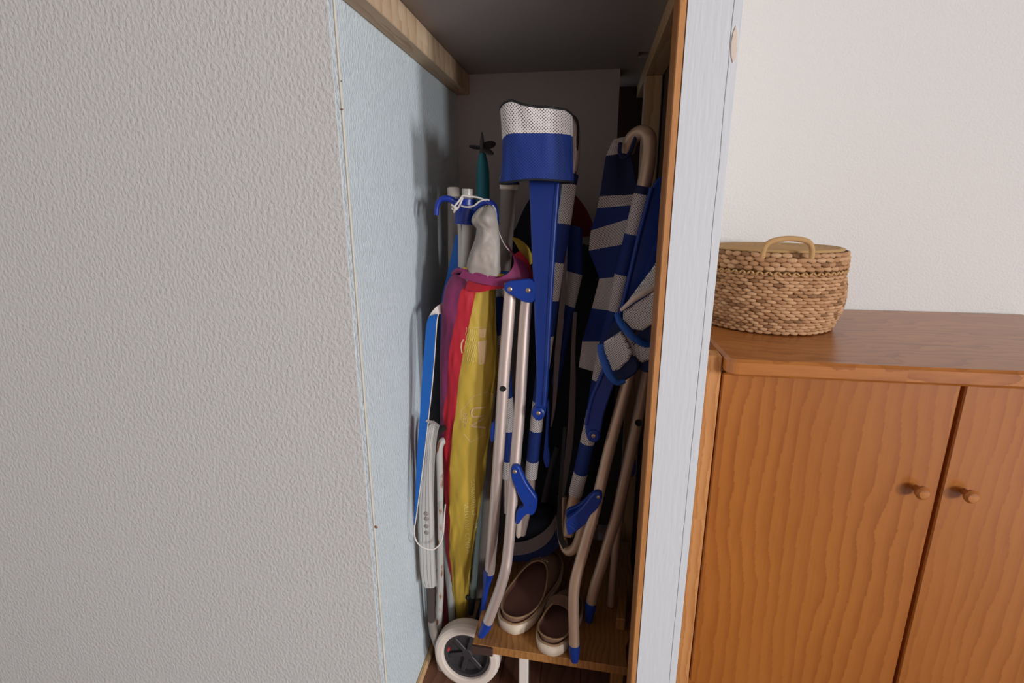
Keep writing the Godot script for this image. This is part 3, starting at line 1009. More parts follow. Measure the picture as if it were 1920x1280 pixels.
func blue_bag() -> void:
	var t := thing("carry_bag", "bright blue bag with white-edged strap hanging beside the left wall", "bag", P(806, 1030, 1.05) * Vector3(1, 0, 1))
	var mb := B(M.bright_blue)
	ribbon(mb, [Vector3(854, 440, 1.17), Vector3(846, 480, 1.165), Vector3(836, 525, 1.16), Vector3(827, 568, 1.155), Vector3(825, 640, 1.15), Vector3(826, 740, 1.15)], [Vector3(872, 440, 1.16), Vector3(870, 480, 1.155), Vector3(868, 525, 1.16), Vector3(868, 568, 1.165), Vector3(868, 640, 1.165), Vector3(868, 740, 1.165)], 0.012, 5, 4)
	part("pouch", mb, t)
	mb = B(M.white_tape)
	ribbon(mb, [Vector3(857, 408, 1.15), Vector3(859, 440, 1.145), Vector3(859, 470, 1.14), Vector3(859, 500, 1.135)], [Vector3(863, 406, 1.15), Vector3(866, 440, 1.145), Vector3(867, 470, 1.14), Vector3(864, 502, 1.135)], 0.002)
	part("binding", mb, t, "white tape")
	mb = B(M.white_tape)
	ribbon(mb, [Vector3(835, 567, 1.115), Vector3(826, 570, 1.10), Vector3(816, 577, 1.085), Vector3(806, 590, 1.072), Vector3(801, 603, 1.066)], [Vector3(835, 588, 1.112), Vector3(828, 588, 1.098), Vector3(822, 589, 1.083), Vector3(815, 592, 1.07), Vector3(803, 603, 1.066)], 0.0015)
	part("strap_fold", mb, t, "white underside of the strap")
	mb = B(M.bright_blue)
	var L := [Vector3(806, 592, 1.068), Vector3(800, 606, 1.06), Vector3(796, 650, 1.05), Vector3(791, 715, 1.045), Vector3(787, 780, 1.035), Vector3(782, 850, 1.02), Vector3(779, 920, 1.005), Vector3(776, 985, 0.995)]
	var R := [Vector3(822, 588, 1.066), Vector3(819, 606, 1.06), Vector3(816, 650, 1.05), Vector3(811, 715, 1.045), Vector3(804, 780, 1.035), Vector3(796, 850, 1.02), Vector3(787, 920, 1.005), Vector3(778, 985, 0.995)]
	ribbon(mb, L, R, 0.0016, 6, 3)
	var s := part("strap", mb, t, "flat blue strap")
	mb = B(M.white_tape)
	tube(mb, path(R, 5), 0.0011, 8)
	part("piping", mb, s, "thin white edge")
	mb = B(M.white_tape)
	tube(mb, path([Vector3(777, 984, 0.995), Vector3(777, 1003, 0.995), Vector3(784, 1019, 0.995), Vector3(798, 1028, 0.995), Vector3(814, 1029, 1.0), Vector3(825, 1019, 1.01), Vector3(831, 1000, 1.02), Vector3(833, 970, 1.03), Vector3(835, 945, 1.05)]), 0.0016, 8)
	part("cord", mb, t, "thin pale cord loop")

func poles() -> void:
	var t := thing("plain_pole", "dim grey pole end standing left of the white umbrella pole", "pole", P(850, 1130, 1.27) * Vector3(1, 0, 1))
	var mb := B(M.greypole)
	tube(mb, [P(850, 352, 1.24), P(850, 460, 1.24), P(852, 700, 1.25), P(856, 1100, 1.27)], [0.0135, 0.0135, 0.0125, 0.0125], 16)
	part("tube", mb, t)
	mb = B(M.cream)
	lathe(mb, [Vector2(0, 0.002), Vector2(0.010, 0.002), Vector2(0.0145, 0.0), Vector2(0.0145, -0.02), Vector2(0.012, -0.02)], P(850, 352, 1.24), Vector3.UP, 20, 1)
	part("end_cap", mb, t)

	t = thing("sand_anchor_pole", "teal pointed pole topped with a dark propeller-shaped screw tip", "pole", P(868, 1130, 1.29) * Vector3(1, 0, 1))
	mb = B(M.teal)
	tube(mb, [P(904.5, 286, 1.25), P(904.7, 292, 1.25), P(905, 305, 1.25), P(905.5, 322, 1.25), P(905.5, 345, 1.25), P(905.5, 400, 1.25), P(895, 700, 1.27), P(868, 1130, 1.29)], [0.007, 0.0085, 0.0125, 0.0150, 0.0155, 0.016, 0.0155, 0.0155], 20)
	part("shaft", mb, t, "teal tapered shaft")
	mb = B(M.prop)
	tube(mb, [P(903.5, 247, 1.25), P(903.5, 250, 1.25), P(904, 268, 1.25), P(904.5, 280, 1.25), P(904.5, 288, 1.25)], [0.001, 0.0025, 0.0055, 0.0065, 0.0075], 14)
	part("spike", mb, t)
	var hub := P(904, 277, 1.25)
	for q in [[P(880, 275, 1.262), 0.006], [P(928, 267, 1.275), 0.0085], [P(924, 290, 1.215), 0.006]]:
		mb = B(M.prop)
		var d: Vector3 = q[0] - hub
		var x := d.normalized()
		var zz := x.cross(Vector3(0.2, 1.0, 0.1)).normalized()
		var yy := zz.cross(x)
		ellipsoid(mb, hub + d * 0.5, Basis(x * d.length() * 0.53, (yy * 0.9 + zz * 0.3) * 0.003, (zz * 0.9 - yy * 0.45) * q[1] * 1.5), 10, 16)
		part("blade", mb, t)

	t = thing("capped_pole", "grey tube with a pale cap just below the striped head pillow", "pole", P(900, 1120, 1.26) * Vector3(1, 0, 1))
	mb = B(M.greypole)
	tube(mb, [P(954, 352, 1.18), P(951, 400, 1.18), P(946, 470, 1.19), P(934, 650, 1.22), P(900, 1120, 1.26)], 0.0180, 20)
	part("tube", mb, t)
	mb = B(M.cream)
	var a := P(954, 356, 1.18)
	var up := P(955, 320, 1.18) - a
	lathe(mb, [Vector2(0.0185, 0), Vector2(0.0205, 0.002), Vector2(0.0212, 0.02), Vector2(0.0212, 0.028), Vector2(0.015, 0.034), Vector2(0, 0.034)], a, up, 28, 1)
	part("end_cap", mb, t, "pale cap")

	t = thing("slim_pole", "slim grey-green pole with a black end between rainbow bag and chair leg", "pole", P(884, 1135, 1.13) * Vector3(1, 0, 1))
	mb = B(M.green_pole)
	tube(mb, [P(915, 780, 1.12), P(907, 880, 1.12), P(899, 970, 1.12), P(893, 1040, 1.125), P(886, 1122, 1.13)], [0.0055, 0.006, 0.007, 0.0078, 0.0078], 14)
	part("tube", mb, t)
	mb = B(M.dark)
	tube(mb, [P(886.3, 1118, 1.13), P(885, 1130, 1.132), P(883, 1150, 1.135)], [0.0088, 0.009, 0.007], 14)
	ellipsoid(mb, P(877, 1120, 1.12), Basis.from_scale(Vector3(0.006, 0.008, 0.006)))
	part("end_cap", mb, t, "black end")

func blob(mb: MB, c: Vector3, r: Vector3, amp: float, sd: float) -> void:
	var rows := []
	for i in 21:
		var row := []
		for k in 33:
			var th := PI * i / 20.0
			var ph := TAU * k / 32.0
			var d := Vector3(sin(th) * cos(ph), cos(th), sin(th) * sin(ph))
			var s := 1.0 / pow(pow(absf(d.x), 3.0) + pow(absf(d.y), 3.0) + pow(absf(d.z), 3.0), 1.0 / 3.0)
			row.append(c + d * s * r * (1.0 + amp * noise.get_noise_3d(d.x * 1.6 + sd, d.y * 2.4, d.z * 1.6)))
		rows.append(row)
	for i in 20:
		for k in 32:
			mb.quad(rows[i][k], rows[i][k + 1], rows[i + 1][k + 1], rows[i + 1][k], (rows[i][k] + rows[i + 1][k + 1]) * 0.5 - c, 1)

func backpack() -> void:
	var c := Vector3(-0.06, 0.66, -1.40)
	var t := thing("backpack", "dark navy bag with grey webbing straps in shadow between the two chairs", "bag", Vector3(c.x, STOOL, c.z))
	var mb := B(M.bag_navy)
	blob(mb, Vector3(-0.05, 0.66, -1.40), Vector3(0.125, 0.43, 0.075), 0.16, 3.0)
	part("body", mb, t)
	mb = B(M.bag_navy)
	blob(mb, P(1003, 990, 1.26), Vector3(0.075, 0.06, 0.05), 0.12, 8.0)
	part("pocket", mb, t)
	mb = B(M.bag_navy)
	ribbon(mb, [Vector3(1000, 362, 1.36), Vector3(984, 388, 1.34), Vector3(970, 420, 1.33), Vector3(958, 450, 1.32), Vector3(955, 520, 1.32)], [Vector3(1050, 362, 1.37), Vector3(1050, 388, 1.36), Vector3(1050, 420, 1.35), Vector3(1050, 450, 1.34), Vector3(1050, 520, 1.33)], 0.02)
	part("flap", mb, t)
	mb = B(M.bag_grey)
	ribbon(mb, [Vector3(958, 1018, 1.19), Vector3(985, 1014, 1.19), Vector3(1010, 1003, 1.19), Vector3(1028, 988, 1.195), Vector3(1043, 965, 1.2)], [Vector3(958, 1042, 1.19), Vector3(988, 1038, 1.185), Vector3(1016, 1026, 1.185), Vector3(1034, 1008, 1.19), Vector3(1045, 988, 1.2)], 0.003)
	part("band", mb, t, "grey webbing band")
	mb = B(M.navy)
	ribbon(mb, [Vector3(958, 1042, 1.192), Vector3(988, 1038, 1.187), Vector3(1016, 1026, 1.187), Vector3(1034, 1008, 1.192), Vector3(1045, 988, 1.2)], [Vector3(960, 1052, 1.20), Vector3(992, 1052, 1.195), Vector3(1020, 1044, 1.195), Vector3(1042, 1030, 1.2), Vector3(1052, 1015, 1.2)], 0.003)
	part("band", mb, t, "navy base band")
	mb = B(M.dark)
	tube(mb, path([Vector3(1046, 838, 1.2), Vector3(1036, 872, 1.19), Vector3(1028, 905, 1.19), Vector3(1020, 940, 1.2)]), 0.009, 10, 0.6)
	part("strap", mb, t, "black strap")
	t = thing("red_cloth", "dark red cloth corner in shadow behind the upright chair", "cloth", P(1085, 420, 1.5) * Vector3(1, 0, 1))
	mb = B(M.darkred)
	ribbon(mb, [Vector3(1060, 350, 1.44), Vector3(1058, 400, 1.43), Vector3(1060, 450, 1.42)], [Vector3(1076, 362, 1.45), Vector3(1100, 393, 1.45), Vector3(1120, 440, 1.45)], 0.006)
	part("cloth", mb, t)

func rivet(mb: MB, px: float, py: float, z: float, r: float) -> void:
	ellipsoid(mb, P(px, py, z), Basis.from_scale(Vector3(r, r, r * 0.4)), 6, 14)

func chair_upright() -> void:
	var t := thing("beach_chair", "folded blue and white beach chair standing upright, with striped head pillow on top", "chair", P(905, 1195, 1.0) * Vector3(1, 0, 1) + Vector3(0, STOOL, 0))
	var W = M.mesh_white
	var BL = M.mesh_blue
	# backrest tube with its striped sleeve, right
	var rp := [Vector3(1040, 232, 1.17), Vector3(1058, 223, 1.155), Vector3(1072, 227, 1.145), Vector3(1078, 246, 1.135), Vector3(1077, 300, 1.12), Vector3(1068, 345, 1.11), Vector3(1057, 420, 1.105), Vector3(1044, 500, 1.10), Vector3(1033, 580, 1.10), Vector3(1018, 690, 1.10), Vector3(1007, 785, 1.10), Vector3(1001, 840, 1.10), Vector3(996, 890, 1.105), Vector3(993, 930, 1.11), Vector3(978, 1000, 1.12)]
	var mb := B(M.alu)
	tube(mb, path(rp, 5), 0.0105, 18)
	part("backrest_tube", mb, t, "metal tube")
	mb = B(W)
	sleeve(mb, rp, 0.0148, [[327, 346, M.navy], [346, 420, W], [420, 492, BL], [492, 562, W], [562, 628, BL], [628, 690, W], [690, 752, BL], [752, 806, W], [806, 862, BL], [862, 894, W]])
	part("sleeve", mb, t, "striped fabric sleeve")
	mb = B(M.black_edge)
	tube(mb, path([Vector3(1040, 221, 1.155), Vector3(1060, 215, 1.145), Vector3(1076, 219, 1.135), Vector3(1083, 233, 1.13), Vector3(1083, 262, 1.12), Vector3(1080, 300, 1.115), Vector3(1077, 335, 1.105)]), 0.0028, 8)
	part("piping", mb, t, "black edge piping")
	# left tube
	var lp := [Vector3(956, 330, 1.27), Vector3(944, 480, 1.24), Vector3(938, 560, 1.18), Vector3(940, 640, 1.15), Vector3(948, 720, 1.15), Vector3(953, 790, 1.15), Vector3(951, 880, 1.15), Vector3(951, 960, 1.15)]
	mb = B(M.alu)
	tube(mb, path(lp, 5), 0.0095, 16)
	part("backrest_tube", mb, t, "metal tube")
	mb = B(W)
	sleeve(mb, lp, 0.0150, [[490, 560, W], [560, 628, BL], [628, 680, W], [680, 744, BL], [744, 806, W], [806, 862, BL], [862, 894, W]])
	part("sleeve", mb, t, "striped fabric sleeve")
	# slack seat cloth behind the arm
	mb = B(W)
	var rows := []
	var mats := []
	for q in [[420, 1066, 1092, 1.26, BL], [508, 1064, 1092, 1.28, W], [570, 1058, 1078, 1.28, BL], [640, 1046, 1064, 1.27, BL], [720, 1036, 1048, 1.25, BL]]:
		var row := []
		for k in 9:
			var u := k / 8.0
			row.append(P(lerpf(q[1], q[2], u), q[0] + 8.0 * u, q[3] + 0.03 * u + 0.008 * sin(u * 5.0)))
		rows.append(row)
		mats.append(q[4])
	sheet(mb, rows, 0.0016, Vector3.BACK, mats)
	part("seat_cloth", mb, t, "slack striped seat cloth")
	mb = B(M.bag_grey)
	ribbon(mb, [Vector3(1060, 440, 1.135), Vector3(1054, 520, 1.135), Vector3(1046, 600, 1.135), Vector3(1039, 680, 1.135), Vector3(1036, 760, 1.13), Vector3(1032, 800, 1.13)], [Vector3(1064, 440, 1.135), Vector3(1062, 520, 1.135), Vector3(1057, 600, 1.135), Vector3(1049, 680, 1.135), Vector3(1042, 760, 1.13), Vector3(1034, 800, 1.13)], 0.002)
	part("seat_edge", mb, t, "grey edge tape")
	# legs
	mb = B(M.alu)
	tube(mb, path([Vector3(957.5, 531, 1.035), Vector3(953, 600, 1.035), Vector3(945, 700, 1.035), Vector3(941, 765, 1.035), Vector3(933, 880, 1.035), Vector3(925.6, 980, 1.05), Vector3(919, 1060, 1.06), Vector3(918, 1072, 1.062)], 4), 0.0128, 20)
	var leg := part("leg", mb, t, "straight metal leg")
	mb = B(M.dark)
	lathe(mb, [Vector2(0, 0.0022), Vector2(0.0026, 0.0022), Vector2(0.0034, 0.0), Vector2(0.0066, 0.0012), Vector2(0.0074, -0.004)], P(942.5, 729, 1.0222), Vector3.BACK, 20, 1)
	part("screw", mb, leg, "dark screw")
	mb = B(M.blue_plastic)
	tube(mb, [P(917.5, 1066, 1.062), P(916, 1074, 1.063), P(911, 1102, 1.07)], [0.0136, 0.0136, 0.0075], 16)
	tube(mb, [P(911, 1102, 1.07), P(904, 1150, 1.09), P(900.5, 1166, 1.12)], [0.0075, 0.007, 0.006], 12)
	part("foot", mb, leg, "blue plastic foot")
	mb = B(M.alu)
	tube(mb, path([Vector3(988.5, 556, 1.035), Vector3(984, 600, 1.035), Vector3(978, 700, 1.03), Vector3(974.5, 765, 1.03), Vector3(965, 880, 1.02), Vector3(957.5, 980, 1.01), Vector3(952, 1038, 1.005), Vector3(948, 1066, 1.0), Vector3(939, 1099, 1.0), Vector3(928, 1130, 1.0), Vector3(913.5, 1168, 1.0)], 4), 0.0124, 20)
	leg = part("leg", mb, t, "bent metal leg")
	mb = B(M.blue_plastic)
	tube(mb, [P(914.5, 1165, 1.0), P(911, 1174, 1.0), P(902, 1192, 1.0)], [0.0134, 0.0130, 0.0085], 16)
	part("foot", mb, leg, "blue plastic foot")
	# bracket joining both legs
	mb = B(M.blue_plastic)
	plate(mb, [Vector2(946, 547), Vector2(944, 535), Vector2(952, 527), Vector2(972, 525), Vector2(1003, 521), Vector2(1005, 567), Vector2(984, 568), Vector2(968, 558)], 1.012, 0.012, 0.0018, 2)
	var br := part("bracket", mb, t, "blue hinge bracket")
	for q in [[956, 542], [990, 544]]:
		mb = B(M.rivet)
		rivet(mb, q[0], q[1], 1.012, 0.0052)
		part("rivet", mb, br)
	# armrest
	mb = B(M.blue_plastic)
	plate(mb, [Vector2(989, 270), Vector2(1052, 270), Vector2(1049, 345), Vector2(1043, 430), Vector2(1037, 530), Vector2(1032, 620), Vector2(1028, 710), Vector2(1024, 775), Vector2(1014, 790), Vector2(1003, 788), Vector2(998, 776), Vector2(1005, 750), Vector2(1006, 700), Vector2(1002, 600), Vector2(998, 500), Vector2(994, 400)], [1.03, 1.0], 0.02, 0.003, 1)
	tube(mb, path([Vector3(1049, 280, 1.032), Vector3(1045, 345, 1.028), Vector3(1039, 430, 1.022), Vector3(1033, 530, 1.016), Vector3(1028, 620, 1.011), Vector3(1024, 700, 1.006), Vector3(1020, 760, 1.0)]), [0.0058, 0.0058, 0.0055, 0.005, 0.004], 14, 0.9, Vector3.BACK)
	var arm := part("armrest", mb, t, "long tapered blue plastic armrest")
	mb = B(M.blue_plastic)
	var pc := P(1009.5, 774.5, 1.0)
	lathe(mb, [Vector2(0, 0.004), Vector2(0.010, 0.004), Vector2(0.0135, 0.002), Vector2(0.0145, -0.002), Vector2(0.0145, -0.02)], pc, Vector3.BACK, 28, 1)
	part("pivot", mb, arm)
	mb = B(M.rivet)
	rivet(mb, 1009.5, 774.5, 0.996, 0.0048)
	part("rivet", mb, arm)
	mb = B(M.blue_plastic)
	plate(mb, [Vector2(1026, 745), Vector2(1031, 760), Vector2(1027, 830), Vector2(1032, 860), Vector2(1026, 882), Vector2(1018, 862), Vector2(1020, 840), Vector2(1024, 800)], 1.085, 0.006, 0.001, 1)
	part("stop_tongue", mb, arm)
	# lower adjuster clip and knob
	mb = B(M.blue_plastic)
	plate(mb, [Vector2(957, 885), Vector2(958, 876), Vector2(966, 872), Vector2(974, 877), Vector2(980, 890), Vector2(987, 906), Vector2(998, 922), Vector2(1007, 934), Vector2(1007, 948), Vector2(1003, 962), Vector2(996, 968), Vector2(990, 963), Vector2(980, 971), Vector2(972, 984), Vector2(966, 982), Vector2(968, 956), Vector2(984, 951), Vector2(975, 936), Vector2(965, 914), Vector2(959, 898)], 0.998, 0.016, 0.0025, 1)
	tube(mb, path([Vector3(972, 880, 1.0), Vector3(984, 905, 1.0), Vector3(1002, 932, 1.0)]), 0.004, 10, 0.8, Vector3.BACK)
	var clip := part("adjuster_clip", mb, t, "curved blue plastic clip")
	mb = B(M.rivet)
	rivet(mb, 965, 884, 0.996, 0.005)
	part("rivet", mb, clip)
	mb = B(M.dark)
	rivet(mb, 994.5, 948.5, 0.998, 0.0018)
	part("hole", mb, clip)
	mb = B(M.blue_plastic)
	plate(mb, [Vector2(919, 795), Vector2(928, 790), Vector2(932, 806), Vector2(930, 822), Vector2(924, 831), Vector2(918, 829)], 1.03, 0.02, 0.004, 2)
	part("knob", mb, t, "blue side knob")
	mb = B(M.cream)
	tube(mb, [P(974, 972, 1.05), P(973, 990, 1.05), P(972, 1004, 1.05), P(972, 1007, 1.05)], [0.0068, 0.0068, 0.006, 0.003], 12)
	part("peg", mb, t, "pale plug")
	# head pillow: an open loop of sling cloth over the top
	mb = MB.new()
	rows = []
	mats = []
	var ys := [0.0, 0.12, 0.25, 0.4, 0.405, 0.55, 0.7, 0.85, 1.0]
	for i in ys.size():
		var v: float = ys[i]
		var row := []
		for k in 49:
			var ph := PI * 1.6 * (k / 48.0) - PI * 0.30
			# ph 0 = left edge, PI/2 = front, PI = right edge
			var s := -cos(ph)
			var topy := 208.0 + 4.0 * s + (-9.0 * exp(-pow((s + 0.62) / 0.3, 2.0))) + 4.0 * smoothstep(0.85, 1.0, absf(s)) 
			var midy := 256.0 + (8.0 * smoothstep(-0.72, -1.0, s))
			var boty := 341.0 - 1.5 * s - 2.0 * cos(s * 3.0)
			var yy := lerpf(topy, midy, v / 0.4) if v <= 0.4 else lerpf(midy, boty, (v - 0.4) / 0.6)
			var cx := 1006.0 + 1.5 * sin(v * 3.0)
			var hw := 66.0 + 2.0 * v - 2.5 * sin(v * PI)
			var bow := 0.045 * pow(maxf(sin(ph), 0.0), 0.55) if ph > 0 and ph < PI else -0.06 * absf(sin(ph))
			var zc := 1.02
			var p := P(cx + hw * s, yy, zc)
			p.z += bow + noise.get_noise_2d(ph * 1.4, v * 2.0) * 0.006
			row.append(p)
		rows.append(row)
		mats.append(W if v < 0.4 else BL)
	sheet(mb, rows, 0.002, Vector3.BACK, mats)
	var pil := part("head_pillow", mb, t, "white and blue striped head pillow")
	mb = B(M.black_edge)
	tube(mb, rows[0], 0.0022, 8)
	tube(mb, rows[-1], 0.0018, 8)
	part("piping", mb, pil, "black piping")
	mb = B(M.alu)
	tube(mb, path([Vector3(1040, 232, 1.17), Vector3(1000, 236, 1.18), Vector3(970, 242, 1.22), Vector3(958, 290, 1.26), Vector3(956, 335, 1.27)]), 0.0095, 14)
	part("top_tube", mb, t, "metal tube")

func cloth_plate(mb: MB, m, px: Array, z: Array, thick := 0.012) -> void:      # a lobe of the slumped pillow, turned towards the left wall
	mb.use(m)
	px = chaikin(px, 1)
	var w := []
	for p in px:
		w.append(P(p.x, p.y, lerpf(z[0], z[1], clampf((p.y - 450.0) / 270.0, 0.0, 1.0)) + (1195.0 - p.x) * 0.00042))
	plate_w(mb, w, Vector3(-0.38, 0.0, 0.92), thick, 0.003)

func chair_leaning() -> void:
	var t := thing("beach_chair", "folded blue and white beach chair leaning right against the wooden door edge", "chair", P(1077, 1240, 0.96) * Vector3(1, 0, 1) + Vector3(0, STOOL, 0))
	var W = M.mesh_white
	var BL = M.mesh_blue
	var rp := [Vector3(1176, 285, 1.13), Vector3(1184, 262, 1.12), Vector3(1196, 251, 1.11), Vector3(1208, 249, 1.10), Vector3(1216, 257, 1.09), Vector3(1218, 275, 1.085), Vector3(1215, 305, 1.08), Vector3(1209, 340, 1.08), Vector3(1203, 366, 1.08), Vector3(1186, 440, 1.08), Vector3(1167, 515, 1.08), Vector3(1153, 583, 1.08), Vector3(1128, 690, 1.08), Vector3(1112, 780, 1.08), Vector3(1101, 829, 1.08), Vector3(1089, 884, 1.085), Vector3(1079, 925, 1.09), Vector3(1071, 965, 1.095), Vector3(1066, 1000, 1.10)]
	var mb := B(M.alu_tan)
	tube(mb, path(rp, 5), 0.0142, 20)
	part("backrest_tube", mb, t, "tan metal tube bent over at the top")
	mb = B(W)
	sleeve(mb, rp, 0.0165, [[350, 365, M.navy], [365, 440, W], [440, 515, BL], [515, 583, W], [583, 650, BL], [650, 712, W], [712, 770, BL], [770, 829, W], [829, 885, BL], [885, 925, W]])
	part("sleeve", mb, t, "striped fabric sleeve")
	# cloth between the backrest tubes
	mb = MB.new()
	var rows := []
	var mats := []
	for q in [[262, 1150, 1194, 250, 1.13, W], [292, 1136, 1182, 285, 1.14, M.navy], [368, 1124, 1196, 364, 1.13, W], [390, 1120, 1192, 384, 1.13, BL], [432, 1108, 1186, 408, 1.13, W], [470, 1104, 1178, 456, 1.13, BL], [522, 1124, 1166, 518, 1.12, W], [578, 1110, 1152, 583, 1.12, BL], [640, 1092, 1138, 640, 1.12, W], [688, 1085, 1126, 700, 1.12, W]]:
		var row := []
		for k in 9:
			var u := k / 8.0
			row.append(P(lerpf(q[1], q[2], u), lerpf(q[0], q[3], u), q[4] + 0.02 * (1.0 - u) + 0.006 * sin(u * 6.0 + q[0])))
		rows.append(row)
		mats.append(q[5])
	sheet(mb, rows, 0.002, Vector3.BACK, mats)
	part("backrest_cloth", mb, t, "striped backrest cloth in shadow")
	mb = B(M.navy)
	tube(mb, path([Vector3(1163, 268, 1.115), Vector3(1162, 285, 1.11), Vector3(1168, 296, 1.105), Vector3(1180, 288, 1.105), Vector3(1188, 268, 1.105), Vector3(1194, 250, 1.10)]), 0.004, 8)
	part("piping", mb, t, "navy piping")
	# shadowed loop tube, bent up at the foot
	mb = B(M.alu_tan)
	tube(mb, path([Vector3(1096, 970, 1.06), Vector3(1089, 1000, 1.07), Vector3(1079, 1025, 1.08), Vector3(1067, 1033, 1.09), Vector3(1058, 1022, 1.105), Vector3(1053, 990, 1.12), Vector3(1055, 930, 1.14)]), 0.0115, 16)
	part("loop_tube", mb, t, "tube looped at the bottom")
	mb = B(M.bag_grey)
	ribbon(mb, [Vector3(1075, 585, 1.17), Vector3(1071, 650, 1.165), Vector3(1068, 740, 1.155), Vector3(1061, 840, 1.145), Vector3(1050, 930, 1.135), Vector3(1047, 970, 1.13)], [Vector3(1082, 585, 1.17), Vector3(1079, 650, 1.165), Vector3(1079, 740, 1.155), Vector3(1073, 840, 1.145), Vector3(1058, 930, 1.135), Vector3(1052, 970, 1.13)], 0.003)
	part("webbing", mb, t, "long grey webbing strap")
	mb = B(M.dark)
	ribbon(mb, [Vector3(1056, 800, 1.115), Vector3(1050, 880, 1.11), Vector3(1045, 960, 1.10), Vector3(1046, 1005, 1.095), Vector3(1056, 1030, 1.085)], [Vector3(1062, 800, 1.115), Vector3(1057, 880, 1.11), Vector3(1053, 960, 1.10), Vector3(1055, 1000, 1.095), Vector3(1062, 1022, 1.085)], 0.002)
	part("strap", mb, t, "dark strap")
	# legs
	mb = B(M.alu_tan)
	tube(mb, path([Vector3(1188, 670, 1.05), Vector3(1175, 720, 1.045), Vector3(1163, 765, 1.04), Vector3(1145, 831, 1.03), Vector3(1129, 897, 1.02), Vector3(1114, 962, 1.0), Vector3(1103, 1000, 0.99), Vector3(1089, 1050, 0.98), Vector3(1080, 1083, 0.975), Vector3(1076, 1110, 0.972), Vector3(1075.5, 1150, 0.97), Vector3(1077, 1214, 0.966)], 4), 0.0122, 20)
	var leg := part("leg", mb, t, "tan metal leg bent at the knee")
	mb = B(M.blue_plastic)
	tube(mb, [P(1077, 1208, 0.965), P(1077, 1218, 0.964), P(1077.5, 1238.5, 0.963)], [0.0132, 0.0125, 0.0085], 16)
	part("foot", mb, leg, "blue plastic foot")
	mb = B(M.alu_tan)
	tube(mb, path([Vector3(1221, 660, 1.09), Vector3(1212, 705, 1.09), Vector3(1200, 765, 1.09), Vector3(1186, 831, 1.088), Vector3(1171.5, 897, 1.085), Vector3(1157, 962, 1.083), Vector3(1144, 1005, 1.08), Vector3(1128, 1060, 1.08), Vector3(1115, 1100, 1.08), Vector3(1108, 1132, 1.08)], 4), 0.0128, 20)
	leg = part("leg", mb, t, "straight tan metal leg")
	mb = B(M.dark)
	lathe(mb, [Vector2(0, -0.002), Vector2(0.005, -0.002), Vector2(0.0074, 0.001), Vector2(0.0078, -0.004)], P(1197.5, 793, 1.0745), Vector3.BACK, 20, 1)
	part("hole_plug", mb, leg, "dark round plug")
	mb = B(M.blue_plastic)
	tube(mb, [P(1108.5, 1128, 1.08), P(1107, 1138, 1.08), P(1104, 1163, 1.082)], [0.0138, 0.013, 0.009], 16)
	part("foot", mb, leg, "blue plastic foot")
	mb = B(M.alu_tan)
	tube(mb, path([Vector3(1200, 760, 1.15), Vector3(1180, 870, 1.15), Vector3(1160, 985, 1.145), Vector3(1151, 1060, 1.14), Vector3(1145, 1134, 1.14)], 4), 0.009, 16)
	part("rear_leg", mb, t, "thin worn rear tube")
	# armrest
	mb = B(M.blue_plastic)
	plate(mb, [Vector2(1222, 352), Vector2(1232, 334), Vector2(1246, 328), Vector2(1268, 345), Vector2(1266, 430), Vector2(1240, 510), Vector2(1205, 590), Vector2(1172, 670), Vector2(1151, 724), Vector2(1133, 772), Vector2(1126, 812), Vector2(1118, 829), Vector2(1106, 829), Vector2(1098, 816), Vector2(1097, 796), Vector2(1109, 744), Vector2(1131, 690), Vector2(1162, 588), Vector2(1184, 500), Vector2(1198, 441), Vector2(1212, 382)], [1.045, 1.02], 0.018, 0.003, 1)
	tube(mb, path([Vector3(1222, 352, 1.043), Vector3(1200, 436, 1.04), Vector3(1185, 500, 1.036), Vector3(1163, 588, 1.031), Vector3(1133, 690, 1.026), Vector3(1110, 746, 1.023), Vector3(1099, 796, 1.02)]), [0.005, 0.005, 0.005, 0.0045, 0.004], 12, 0.9, Vector3.BACK)
	var arm := part("armrest", mb, t, "dark blue plastic armrest")
	mb = B(M.blue_plastic)
	lathe(mb, [Vector2(0, 0.004), Vector2(0.010, 0.004), Vector2(0.0135, 0.002), Vector2(0.0145, -0.002), Vector2(0.0145, -0.02)], P(1113, 817, 1.02), Vector3.BACK, 28, 1)
	part("pivot", mb, arm)
	mb = B(M.rivet)
	rivet(mb, 1113, 817, 1.016, 0.0048)
	part("rivet", mb, arm)
	# clip
	mb = B(M.blue_plastic)
	plate(mb, [Vector2(1111, 926), Vector2(1122, 922), Vector2(1130, 927), Vector2(1128, 940), Vector2(1118, 958), Vector2(1106, 974), Vector2(1090, 990), Vector2(1076, 1000), Vector2(1066, 1005), Vector2(1062, 995), Vector2(1060, 976), Vector2(1076, 966), Vector2(1095, 948)], 0.99, 0.016, 0.0025, 1)
	for q in [[1066, 984, 1078, 993], [1071, 980, 1083, 989], [1077, 975, 1089, 984]]:
		tube(mb, [P(q[0], q[1], 0.99), P(q[2], q[3], 0.99)], 0.0012, 6)
	plate(mb, [Vector2(1060, 962), Vector2(1066, 955), Vector2(1080, 951), Vector2(1100, 936), Vector2(1108, 926), Vector2(1112, 932), Vector2(1096, 948), Vector2(1080, 962), Vector2(1062, 974)], 1.012, 0.012, 0.002, 1)
	var clip := part("adjuster_clip", mb, t, "blue plastic clip")
	mb = B(M.rivet)
	rivet(mb, 1122, 932, 0.989, 0.004)
	part("rivet", mb, clip)
	mb = B(M.blue_plastic)
	plate(mb, [Vector2(1184, 860), Vector2(1192, 858), Vector2(1193, 880), Vector2(1188, 896), Vector2(1180, 892)], 1.09, 0.014, 0.003, 1)
	part("knob", mb, t, "blue side knob")
	# head pillow slumped over the armrest: folded lobes of striped cloth
	mb = MB.new()
